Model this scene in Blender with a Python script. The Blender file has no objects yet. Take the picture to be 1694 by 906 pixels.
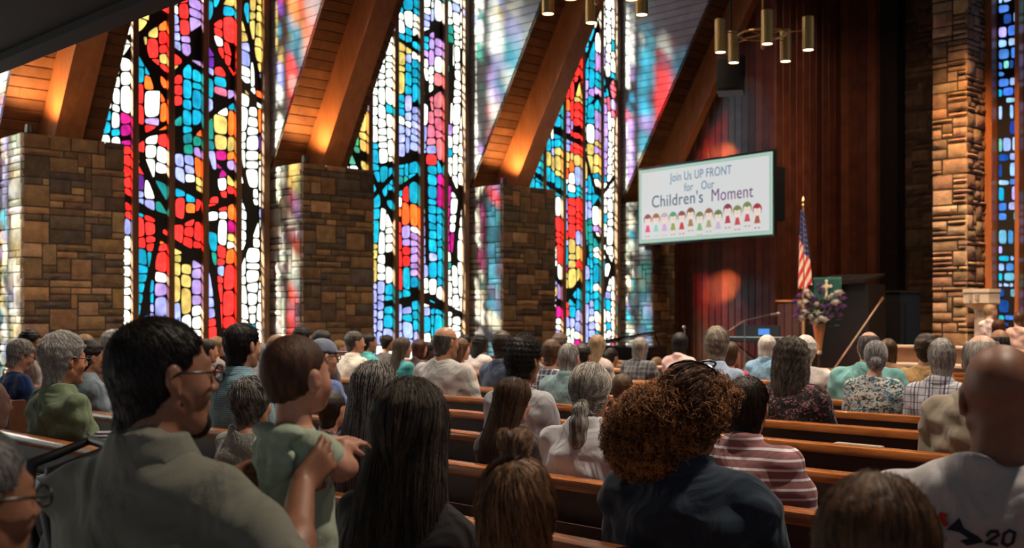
import bpy, math, random
import numpy as np
from mathutils import Vector, Matrix

SC = bpy.context.scene
COL = SC.collection
PI = math.pi
R_ = math.radians

# ------------------------------------------------------------------ camera, world, exposure
EYE = 1.52
YAW = R_(46)
cam_d = bpy.data.cameras.new('camera')
cam = bpy.data.objects.new('camera', cam_d); COL.objects.link(cam)
cam.location = (0, 0, EYE)
cam.rotation_euler = (PI / 2, 0, YAW)
cam_d.sensor_width = 36.0
cam_d.lens = 36.0 * 1920 / 1694
cam_d.shift_y = 67 / 1694
cam_d.clip_end = 120
cam_d.dof.use_dof = True
cam_d.dof.focus_distance = 4.7
cam_d.dof.aperture_fstop = 4.0
SC.camera = cam
SC.view_settings.view_transform = 'Standard'
SC.view_settings.look = 'None'
SC.view_settings.gamma = 1.0
SC.view_settings.exposure = 0.0
SC.view_settings.use_curve_mapping = False
SC.cycles.use_denoising = True
SC.cycles.sample_clamp_indirect = 6
SC.cycles.max_bounces = 6
SC.cycles.transparent_max_bounces = 8
world = bpy.data.worlds.new('world'); SC.world = world
world.use_nodes = True
world.node_tree.nodes['Background'].inputs[0].default_value = (0.80, 0.88, 1.0, 1)
world.node_tree.nodes['Background'].inputs[1].default_value = 0.105

def lamp(name, kind, loc, energy, color=(1, 1, 1), size=0.05, to=None, angle=60, blend=.6):
    d = bpy.data.lights.new(name, kind); d.energy = energy; d.color = color
    if kind == 'SPOT':
        d.spot_size = R_(angle); d.spot_blend = blend; d.shadow_soft_size = size
    elif kind == 'SUN':
        d.angle = size
    elif kind == 'AREA':
        d.size = size
    else:
        d.shadow_soft_size = size
    o = bpy.data.objects.new(name, d); COL.objects.link(o); o.location = loc
    if to is not None:
        o.rotation_euler = (Vector(to) - Vector(loc)).to_track_quat('-Z', 'Y').to_euler()
    return o

SUN_DIR = Vector((0.58, 0.70, -0.52))
sun = lamp('sun', 'SUN', (-30, -10, 20), 50.0, (1.0, .96, .9), R_(11), to=Vector((-30, -10, 20)) + SUN_DIR)

# ------------------------------------------------------------------ measuring
CY, SY = math.cos(YAW), math.sin(YAW)
def ray(px):
    k = (px - 847) / 1920.0
    return (-SY + CY * k, CY + SY * k)
def at(px, Y):                      # the point (X, depth) where a picture column meets the plane Y
    dx, dy = ray(px); t = Y / dy
    return dx * t, t
def hgt(py, t):                     # world height of a picture row at depth t
    return EYE + (520 - py) / 1920.0 * t
def project(X, Y, Z):
    t = -SY * X + CY * Y; l = CY * X + SY * Y
    return 847 + 1920 * l / t, 520 - 1920 * (Z - EYE) / t

# ------------------------------------------------------------------ materials
MATS = {}
def newmat(name):
    m = bpy.data.materials.new(name); m.use_nodes = True
    nt = m.node_tree; b = nt.nodes['Principled BSDF']
    return m, nt, b
def setin(b, **kw):
    names = {'rough': 'Roughness', 'metal': 'Metallic', 'spec': 'Specular IOR Level', 'emit': 'Emission Strength',
             'ecol': 'Emission Color', 'col': 'Base Color', 'sheen': 'Sheen Weight', 'coat': 'Coat Weight', 'sss': 'Subsurface Weight', 'trans': 'Transmission Weight', 'ior': 'IOR'}
    for k, v in kw.items():
        if k in ('col', 'ecol'): v = (*v[:3], 1)
        b.inputs[names[k]].default_value = v
def N(nt, kind, **kw):
    n = nt.nodes.new(kind)
    for k, v in kw.items():
        if k.startswith('i_'):
            key = k[2:].replace('_', ' ')
            n.inputs[key].default_value = v
        else:
            setattr(n, k, v)
    return n
def ramp(nt, stops):
    n = nt.nodes.new('ShaderNodeValToRGB')
    el = n.color_ramp.elements
    while len(el) < len(stops): el.new(.5)
    for e, (p, c) in zip(el, stops):
        e.position = p; e.color = (*c[:3], 1)
    return n
def coords(nt, scale=(1, 1, 1), rot=(0, 0, 0), kind='Object'):
    tc = N(nt, 'ShaderNodeTexCoord'); mp = N(nt, 'ShaderNodeMapping')
    mp.inputs['Scale'].default_value = scale; mp.inputs['Rotation'].default_value = rot
    nt.links.new(tc.outputs[kind], mp.inputs['Vector']); return mp.outputs['Vector']
def bump(nt, b, src, strength=.3, dist=.01):
    n = N(nt, 'ShaderNodeBump', i_Strength=strength, i_Distance=dist)
    nt.links.new(src, n.inputs['Height']); nt.links.new(n.outputs['Normal'], b.inputs['Normal'])

def plain(name, col, rough=.6, metal=0, spec=.5, nscale=0, nstr=.2, ndist=.004, **kw):
    key = (name, tuple(col), rough)
    if key in MATS: return MATS[key]
    m, nt, b = newmat(name); setin(b, col=col, rough=rough, metal=metal, spec=spec, **kw)
    if nscale:
        n = N(nt, 'ShaderNodeTexNoise', i_Scale=nscale, i_Detail=4.0)
        nt.links.new(coords(nt), n.inputs['Vector']); bump(nt, b, n.outputs['Fac'], nstr, ndist)
    MATS[key] = m; return m

def woodmat(name, c1, c2, scale=(1, 1, 1), rough=.35, grain=14, bumpy=.15, coat=0, spec=.5):
    m, nt, b = newmat(name); setin(b, rough=rough, coat=coat, spec=spec)
    v = coords(nt, scale)
    w = N(nt, 'ShaderNodeTexNoise', i_Scale=grain, i_Detail=6.0, i_Distortion=1.2)
    nt.links.new(v, w.inputs['Vector'])
    r = ramp(nt, [(.3, c1), (.7, c2)]); nt.links.new(w.outputs['Fac'], r.inputs['Fac'])
    nt.links.new(r.outputs['Color'], b.inputs['Base Color'])
    bump(nt, b, w.outputs['Fac'], bumpy, .003)
    return m

def attrmat(name, rough=.85, bscale=30, bstr=.5, bdist=.01, vary=.35, vscale=9):
    m, nt, b = newmat(name); setin(b, rough=rough, spec=.25)
    a = N(nt, 'ShaderNodeAttribute', attribute_name='Col')
    n = N(nt, 'ShaderNodeTexNoise', i_Scale=vscale, i_Detail=6.0)
    nt.links.new(coords(nt), n.inputs['Vector'])
    rr = ramp(nt, [(.25, (1 - vary,) * 3), (.75, (1 + vary * .3,) * 3)]); nt.links.new(n.outputs['Fac'], rr.inputs['Fac'])
    mx = N(nt, 'ShaderNodeMix', data_type='RGBA', blend_type='MULTIPLY'); mx.inputs['Factor'].default_value = 1
    nt.links.new(a.outputs['Color'], mx.inputs[6]); nt.links.new(rr.outputs['Color'], mx.inputs[7])
    nt.links.new(mx.outputs[2], b.inputs['Base Color'])
    n2 = N(nt, 'ShaderNodeTexNoise', i_Scale=bscale, i_Detail=6.0)
    nt.links.new(coords(nt), n2.inputs['Vector']); bump(nt, b, n2.outputs['Fac'], bstr, bdist)
    return m

# ------------------------------------------------------------------ mesh helpers
def tag(o, label=None, cat=None, group=None, kind=None):
    if label: o['label'] = label
    if cat: o['category'] = cat
    if group: o['group'] = group
    if kind: o['kind'] = kind
    return o
def empty(name, loc=(0, 0, 0), rz=0, label=None, cat=None, group=None, kind=None):
    o = bpy.data.objects.new(name, None); COL.objects.link(o)
    o.location = loc; o.rotation_euler = (0, 0, rz); o.empty_display_size = .1
    return tag(o, label, cat, group, kind)
def mesh_from(name, verts, faces, mats, parent=None, smooth=False, cols=None, midx=None, loc=None, tone=None):
    me = bpy.data.meshes.new(name)
    if isinstance(verts, np.ndarray) and isinstance(faces, np.ndarray):
        nf, k = faces.shape
        me.vertices.add(len(verts)); me.vertices.foreach_set('co', verts.astype(np.float32).ravel())
        me.loops.add(nf * k); me.loops.foreach_set('vertex_index', faces.astype(np.int32).ravel())
        me.polygons.add(nf); me.polygons.foreach_set('loop_start', np.arange(0, nf * k, k, dtype=np.int32))
        me.polygons.foreach_set('loop_total', np.full(nf, k, np.int32))
        me.update(calc_edges=True)
    else:
        me.from_pydata([tuple(v) for v in verts], [], faces)
    if not isinstance(mats, (list, tuple)): mats = [mats]
    for m in mats: me.materials.append(m)
    if smooth: me.polygons.foreach_set('use_smooth', np.ones(len(me.polygons), bool))
    if midx is not None: me.polygons.foreach_set('material_index', np.array(midx, np.int32))
    if cols is not None:            # one colour per face
        at_ = me.color_attributes.new('Col', 'FLOAT_COLOR', 'CORNER')
        arr = []
        for p, c in zip(me.polygons, cols): arr += list((*c[:3], 1)) * p.loop_total
        at_.data.foreach_set('color', np.array(arr, np.float32))
    if tone is not None:
        at_ = me.attributes.new('tone', 'FLOAT', 'POINT'); at_.data.foreach_set('value', np.asarray(tone, np.float32))
    o = bpy.data.objects.new(name, me); COL.objects.link(o)
    if parent: o.parent = parent
    if loc is not None: o.location = loc
    return o

class MB:
    """collects shapes into one mesh"""
    def __init__(s): s.v = []; s.f = []; s.c = []; s.m = []
    def add(s, vs, fs, col=(1, 1, 1), mi=0):
        n = len(s.v); s.v += [tuple(v) for v in vs]
        for f in fs: s.f.append(tuple(i + n for i in f)); s.c.append(col); s.m.append(mi)
    def box(s, a, b, col=(1, 1, 1), mi=0, bev=0):
        x0, y0, z0 = a; x1, y1, z1 = b
        if bev <= 0:
            vs = [(x0, y0, z0), (x1, y0, z0), (x1, y1, z0), (x0, y1, z0), (x0, y0, z1), (x1, y0, z1), (x1, y1, z1), (x0, y1, z1)]
            s.add(vs, [(0, 3, 2, 1), (4, 5, 6, 7), (0, 1, 5, 4), (1, 2, 6, 5), (2, 3, 7, 6), (3, 0, 4, 7)], col, mi); return
        e = bev; n = len(s.v)
        vs = []; idx = {}
        for ax in range(3):
            for sx in (0, 1):
                for sy in (0, 1):
                    for sz in (0, 1):
                        p = [(x0, x1)[sx], (y0, y1)[sy], (z0, z1)[sz]]
                        sg = (sx, sy, sz)
                        for k in range(3):
                            if k != ax: p[k] += e if sg[k] == 0 else -e
                        idx[(ax, sx, sy, sz)] = len(vs); vs.append(p)
        fs = []
        for ax in range(3):
            for side in (0, 1):
                o = [k for k in range(3) if k != ax]
                q = []
                for (a_, b_) in ((0, 0), (1, 0), (1, 1), (0, 1)):
                    sg = [0, 0, 0]; sg[ax] = side; sg[o[0]] = a_; sg[o[1]] = b_; q.append(idx[(ax, *sg)])
                flip = (side == 0) ^ (ax == 1)
                fs.append(tuple(q[::-1]) if flip else tuple(q))
        for ax in range(3):          # edge along ax joins faces of the two others
            o = [k for k in range(3) if k != ax]
            for a_ in (0, 1):
                for b_ in (0, 1):
                    def P(f_ax, t):
                        sg = [0, 0, 0]; sg[ax] = t; sg[o[0]] = a_; sg[o[1]] = b_; return idx[(f_ax, *sg)]
                    fs.append((P(o[0], 0), P(o[0], 1), P(o[1], 1), P(o[1], 0)))
        for sx in (0, 1):
            for sy in (0, 1):
                for sz in (0, 1):
                    fs.append(tuple(idx[(ax, sx, sy, sz)] for ax in range(3)))
        s.add(vs, fs, col, mi)
    def tube(s, pts, r, seg=10, col=(1, 1, 1), mi=0, caps=True):
        pts = [Vector(p) for p in pts]; rs = r if isinstance(r, (list, tuple)) else [r] * len(pts)
        vs = []; fs = []; up = None
        for i, p in enumerate(pts):
            d = (pts[min(i + 1, len(pts) - 1)] - pts[max(i - 1, 0)]).normalized()
            if up is None: up = Vector((0, 0, 1)) if abs(d.z) < .9 else Vector((1, 0, 0))
            a = d.cross(up).normalized(); up = a.cross(d).normalized()
            for j in range(seg):
                t = 2 * PI * j / seg; vs.append(p + (a * math.cos(t) + up * math.sin(t)) * rs[i])
        for i in range(len(pts) - 1):
            for j in range(seg):
                k = (j + 1) % seg; fs.append((i * seg + j, i * seg + k, (i + 1) * seg + k, (i + 1) * seg + j))
        if caps:
            fs.append(tuple(range(seg))[::-1]); fs.append(tuple((len(pts) - 1) * seg + j for j in range(seg)))
        s.add(vs, fs, col, mi)
    def lathe(s, prof, c=(0, 0, 0), seg=20, col=(1, 1, 1), mi=0):
        vs = []; fs = []
        for (r, z) in prof:
            for j in range(seg):
                t = 2 * PI * j / seg; vs.append((c[0] + r * math.cos(t), c[1] + r * math.sin(t), c[2] + z))
        for i in range(len(prof) - 1):
            for j in range(seg):
                k = (j + 1) % seg; fs.append((i * seg + j, i * seg + k, (i + 1) * seg + k, (i + 1) * seg + j))
        fs.append(tuple(range(seg))[::-1]); fs.append(tuple((len(prof) - 1) * seg + j for j in range(seg)))
        s.add(vs, fs, col, mi)
    def ball(s, c, r, col=(1, 1, 1), mi=0, seg=10, rings=7, sc=(1, 1, 1)):
        vs = []; fs = []
        for i in range(rings + 1):
            ph = PI * i / rings
            for j in range(seg):
                t = 2 * PI * j / seg
                vs.append((c[0] + r * sc[0] * math.sin(ph) * math.cos(t), c[1] + r * sc[1] * math.sin(ph) * math.sin(t), c[2] + r * sc[2] * math.cos(ph)))
        for i in range(rings):
            for j in range(seg):
                k = (j + 1) % seg; fs.append((i * seg + j, (i + 1) * seg + j, (i + 1) * seg + k, i * seg + k))
        s.add(vs, fs, col, mi)
    def prism(s, poly, axis, a, b, col=(1, 1, 1), mi=0):
        """poly in the two other axes (in order), extruded along axis from a to b"""
        n = len(poly); vs = []
        for t in (a, b):
            for (u, v) in poly:
                vs.append({0: (t, u, v), 1: (u, t, v), 2: (u, v, t)}[axis])
        fs = [tuple(range(n))[::-1], tuple(range(n, 2 * n))] + [(i, (i + 1) % n, n + (i + 1) % n, n + i) for i in range(n)]
        s.add(vs, fs, col, mi)
    def build(s, name, mats, parent=None, smooth=False, loc=None, cols=False):
        o = mesh_from(name, s.v, s.f, mats, parent, smooth, s.c if cols else None, s.m, loc)
        return o
def auto_smooth(o, ang=35):
    me = o.data
    me.polygons.foreach_set('use_smooth', np.ones(len(me.polygons), bool))
    try: me.set_sharp_from_angle(angle=R_(ang))
    except Exception: pass
    return o

# ------------------------------------------------------------------ the setting: measures
W = 15.0                 # nave face of the stone piers stands at X = -W
XG = -15.94              # plane of the coloured windows
PT = 3.85                # pier top
PER = 4.23               # pier spacing
PW = 1.41                # pier width along the nave
P_Y = [5.775 + PER * i for i in range(-3, 4)]      # near faces; index 3 is the pier closest in the photo
Y_FRONT = 19.2
TOPZ = 9.6
SLOPE = math.tan(R_(59))

stone_m = attrmat('rubble_stone', .9, 26, .7, .02, .45, 7)
mortar_m = plain('mortar', (.05, .04, .032), .95, nscale=40)
wood_post = woodmat('post_wood', (.10, .045, .018), (.22, .10, .04), (1, 1, .12), .45, 10)
beam_wood = woodmat('beam_wood', (.30, .11, .035), (.42, .17, .06), (1, 1, .25), .5, 7)
board_dark = attrmat('roof_board_wood', .6, 30, .2, .004, .4, 5)
cheek_m = attrmat('whitewashed_board', .55, 30, .15, .003, .25, 4)
panel_m = attrmat('redwood_plank', .38, 30, .2, .004, .45, 4)
floor_m = plain('dark_carpet', (.035, .022, .02), .95, nscale=200)
dark_m = plain('dark_ceiling', (.012, .011, .011), .9, nscale=60)

# floor and ceiling
b = MB(); b.box((-17, -8, -.1), (4, 23, 0)); tag(b.build('floor', floor_m), kind='structure')
b = MB(); b.box((-18, -9, TOPZ), (6, 23, TOPZ + .2)); tag(b.build('ceiling', dark_m), kind='structure')
# low balcony soffit over the rear seats, its dark edge cuts the top of the view
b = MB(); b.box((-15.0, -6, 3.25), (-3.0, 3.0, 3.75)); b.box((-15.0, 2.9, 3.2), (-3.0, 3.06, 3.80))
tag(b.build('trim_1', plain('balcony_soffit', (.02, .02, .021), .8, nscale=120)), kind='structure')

rng = random.Random(7)
def stones(mb, o, u, v, n, w, h, pal, unit=.095, seed=1, amp=.03, gap=.009):
    """random ashlar on a rectangle: o origin, u across, v up, n outward"""
    rd = random.Random(seed); o, u, v, n = Vector(o), Vector(u), Vector(v), Vector(n)
    nx, ny = max(2, round(w / unit)), max(2, round(h / unit)); ux, uy = w / nx, h / ny
    used = [[False] * ny for _ in range(nx)]
    for j in range(ny):
        i = 0
        while i < nx:
            if used[i][j]: i += 1; continue
            bh = rd.choice([1, 1, 1, 1, 2, 2, 3]); bw = rd.choice([2, 3, 4, 5]) if bh < 3 else rd.choice([3, 4])
            if bh == 1: bw = rd.choice([2, 3, 4, 5, 6])
            bw = min(bw, nx - i); bh = min(bh, ny - j)
            while bw > 1 and any(used[i + k][j] for k in range(bw)): bw -= 1
            if nx - i - bw == 1 and not used[nx - 1][j]: bw += 1
            while bh > 1 and any(used[i + k][j + q] for k in range(bw) for q in range(bh)): bh -= 1
            for k in range(bw):
                for q in range(bh): used[i + k][j + q] = True
            x0, x1 = i * ux + gap * rd.uniform(.6, 1.5), (i + bw) * ux - gap * rd.uniform(.6, 1.5); y0, y1 = j * uy + gap * rd.uniform(.6, 1.4), (j + bh) * uy - gap * rd.uniform(.6, 1.4)
            c = rd.choice(pal); g = rd.uniform(.7, 1.25); c = tuple(min(1, a * g * rd.uniform(.93, 1.07)) for a in c)
            nu, nv = max(2, bw), max(2, bh + 1); vs = []
            base = rd.uniform(.012, amp); tu, tv = rd.uniform(-.3, .3), rd.uniform(-.3, .3)
            for a in range(nu + 1):
                for q in range(nv + 1):
                    fa, fq = a / nu, q / nv
                    edge = (a in (0, nu)) or (q in (0, nv))
                    p = o + u * (x0 + (x1 - x0) * fa + (0 if a in (0, nu) else rd.uniform(-.006, .006))) + v * (y0 + (y1 - y0) * fq)
                    dd = .004 if edge else base * (1 + tu * (fa - .5) * 2 + tv * (fq - .5) * 2) + rd.uniform(-.006, .008)
                    vs.append(p + n * dd)
            fs = []
            for a in range(nu):
                for q in range(nv):
                    k = a * (nv + 1) + q; fs.append((k, k + nv + 1, k + nv + 2, k + 1))
            # skirt
            m0 = len(vs); rim = [a * (nv + 1) for a in range(nu + 1)] + [nu * (nv + 1) + q for q in range(1, nv + 1)] + [a * (nv + 1) + nv for a in range(nu - 1, -1, -1)] + [q for q in range(nv - 1, 0, -1)]
            for r in rim: vs.append(vs[r] - n * .03)
            for q in range(len(rim)):
                k = (q + 1) % len(rim); fs.append((rim[q], m0 + q, m0 + k, rim[k]))
            if (u.cross(v)).dot(n) < 0: fs = [f[::-1] for f in fs]
            mb.add(vs, fs, c)
            i += bw

PAL_TAN = [(.26, .155, .08), (.19, .12, .066), (.13, .095, .065), (.34, .20, .10), (.15, .11, .075), (.22, .135, .07), (.38, .24, .13), (.11, .085, .07)]
PAL_LIT = [(.50, .46, .40), (.42, .38, .33), (.36, .34, .31), (.55, .48, .38), (.32, .29, .25), (.46, .44, .42)]

def pier(name, y0, y1, x_in, x_out, h, seed, pale=True):
    b = MB(); b.box((x_out, y0 + .02, 0), (x_in - .02, y1 - .02, h - .03), (.06, .05, .04))
    stones(b, (x_out, y0 + .02, 0), (1, 0, 0), (0, 0, 1), (0, -1, 0), x_in - x_out, h, PAL_LIT if pale else PAL_TAN, seed=seed)  # near face gets paler stones, window light put into the colour
    stones(b, (x_in - .02, y0, 0), (0, 1, 0), (0, 0, 1), (1, 0, 0), y1 - y0, h, PAL_TAN, seed=seed + 50)
    o = b.build(name, [stone_m, mortar_m], cols=True); auto_smooth(o, 40)
    return o

# ------------------------------------------------------------------ stained glass
PALG = {'r': (1.0, .030, .025), 'o': (.95, .12, .02), 'y': (.52, .38, .10), 'w': (.80, .84, .74), 'l': (.26, .30, .62), 'c': (.008, .28, .42),
        't': (.012, .20, .17), 'g': (.04, .22, .11), 'm': (.40, .012, .16), 'p': (.09, .02, .20), 'k': (.55, .12, .16), 'b': (.02, .07, .40), 'v': (.32, .20, .48)}
def glassmat(name='coloured_slab_glass', power=2.4):
    m = bpy.data.materials.new(name); m.use_nodes = True; nt = m.node_tree; nt.nodes.clear()
    out = N(nt, 'ShaderNodeOutputMaterial'); a = N(nt, 'ShaderNodeAttribute', attribute_name='Col')
    n = N(nt, 'ShaderNodeTexNoise', i_Scale=7.0, i_Detail=3.0); nt.links.new(coords(nt), n.inputs['Vector'])
    rr = ramp(nt, [(.25, (.55,) * 3), (.7, (1.15,) * 3)]); nt.links.new(n.outputs['Fac'], rr.inputs['Fac'])
    mx = N(nt, 'ShaderNodeMix', data_type='RGBA', blend_type='MULTIPLY'); mx.inputs['Factor'].default_value = 1
    nt.links.new(a.outputs['Color'], mx.inputs[6]); nt.links.new(rr.outputs['Color'], mx.inputs[7])
    em = N(nt, 'ShaderNodeEmission'); em.inputs['Strength'].default_value = power
    tr = N(nt, 'ShaderNodeBsdfTransparent'); ad = N(nt, 'ShaderNodeAddShader')
    nt.links.new(mx.outputs[2], em.inputs['Color']); nt.links.new(mx.outputs[2], tr.inputs['Color'])
    nt.links.new(em.outputs[0], ad.inputs[0]); nt.links.new(tr.outputs[0], ad.inputs[1]); nt.links.new(ad.outputs[0], out.inputs['Surface'])
    return m
glass_m = glassmat()
glass_rear_boost = glassmat('boosted_rear_glass', 9.0)   # unseen rear bays, glow boosted to add light from the left
came_m = plain('black_matrix', (.004, .004, .004), .7)

def clip(poly, px, py, nx, ny):
    out = []
    for i in range(len(poly)):
        a, c = poly[i], poly[(i + 1) % len(poly)]
        da = (a[0] - px) * nx + (a[1] - py) * ny; dc = (c[0] - px) * nx + (c[1] - py) * ny
        if da >= 0: out.append(a)
        if (da >= 0) != (dc >= 0):
            t = da / (da - dc); out.append((a[0] + (c[0] - a[0]) * t, a[1] + (c[1] - a[1]) * t))
    return out
def chaikin(p, q=.25):
    o = []
    for i in range(len(p)):
        a, c = p[i], p[(i + 1) % len(p)]
        o.append((a[0] * (1 - q) + c[0] * q, a[1] * (1 - q) + c[1] * q)); o.append((a[0] * q + c[0] * (1 - q), a[1] * q + c[1] * (1 - q)))
    return o
def area(p): return .5 * sum(p[i][0] * p[(i + 1) % len(p)][1] - p[(i + 1) % len(p)][0] * p[i][1] for i in range(len(p)))

def g2w(px, py):                    # picture point -> (Y, Z) on the plane of the windows
    dx, dy = ray(px); t = XG / dx
    return dy * t, hgt(py, t)

def panes(lancets, z0, z1, bands, colour, rd, gap=.016, inside=None):
    """lancets: (a, b) ranges across; returns list of (polygon, colour)"""
    res = []
    for (a, c) in lancets:
        w = c - a; ncol = 3 if w > .38 else 2
        if w < .2: ncol = 1
        ph = [rd.uniform(0, 6.28) for _ in range(4)]
        def bound(j, z):
            if j == 0: return a + .005
            if j == ncol: return c - .005
            return a + w * (j / ncol + .085 * math.sin(z * 1.1 + ph[j % 4]) + .04 * math.sin(z * 3.1 + ph[(j + 1) % 4]))
        for j in range(ncol):
            z = z0 + rd.uniform(0, .08); tilt0 = 0
            while z < z1:
                hh = rd.choice([.11, .13, .16, .16, .20, .24, .30, .40]); zt = min(z + hh, z1); tilt = rd.uniform(-.025, .025)
                poly = [(bound(j, z), z - tilt0), (bound(j + 1, z), z + tilt0), (bound(j + 1, zt), zt + tilt), (bound(j, zt), zt - tilt)]
                z = zt; tilt0 = tilt
                if j < ncol - 1 and rd.random() < .0: continue
                cx = sum(p[0] for p in poly) / 4; cz = sum(p[1] for p in poly) / 4
                for bd in bands:
                    for s in range(len(bd[1]) - 1):
                        (ax, az), (bx, bz) = bd[1][s], bd[1][s + 1]; L = math.hypot(bx - ax, bz - az)
                        if L < 1e-6: continue
                        t = ((cx - ax) * (bx - ax) + (cz - az) * (bz - az)) / L / L
                        ext = .25 / L
                        if t < -ext or t > 1 + ext: continue
                        nx_, nz_ = -(bz - az) / L, (bx - ax) / L
                        d = (cx - ax) * nx_ + (cz - az) * nz_
                        if abs(d) > .5: continue
                        sg = 1 if d > 0 else -1
                        poly = clip(poly, ax + nx_ * sg * bd[0], az + nz_ * sg * bd[0], nx_ * sg, nz_ * sg)
                        if len(poly) < 3: break
                        cx = sum(p[0] for p in poly) / len(poly); cz = sum(p[1] for p in poly) / len(poly)
                    if len(poly) < 3: break
                if len(poly) < 3: continue
                w_ = max(p[0] for p in poly) - min(p[0] for p in poly); h_ = max(p[1] for p in poly) - min(p[1] for p in poly)
                if w_ < .05 or h_ < .05 or abs(area(poly)) < .003: continue
                if area(poly) < 0: poly = poly[::-1]
                sx, sz = 1 - gap * 1.5 / w_, 1 - gap * 1.5 / h_
                poly = [(cx + (p[0] - cx) * sx, cz + (p[1] - cz) * sz) for p in poly]
                poly = chaikin(poly, .16); poly = chaikin(poly, .25)
                k = colour(cx, cz)
                if k == 'x' or rd.random() < .02: continue
                col = PALG[k]; g = rd.uniform(.72, 1.15)
                col = tuple(min(1.0, max(0.004, v * g + rd.uniform(-.02, .03) * (v > .1))) for v in col)
                res.append((poly, col))
    return res

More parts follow.
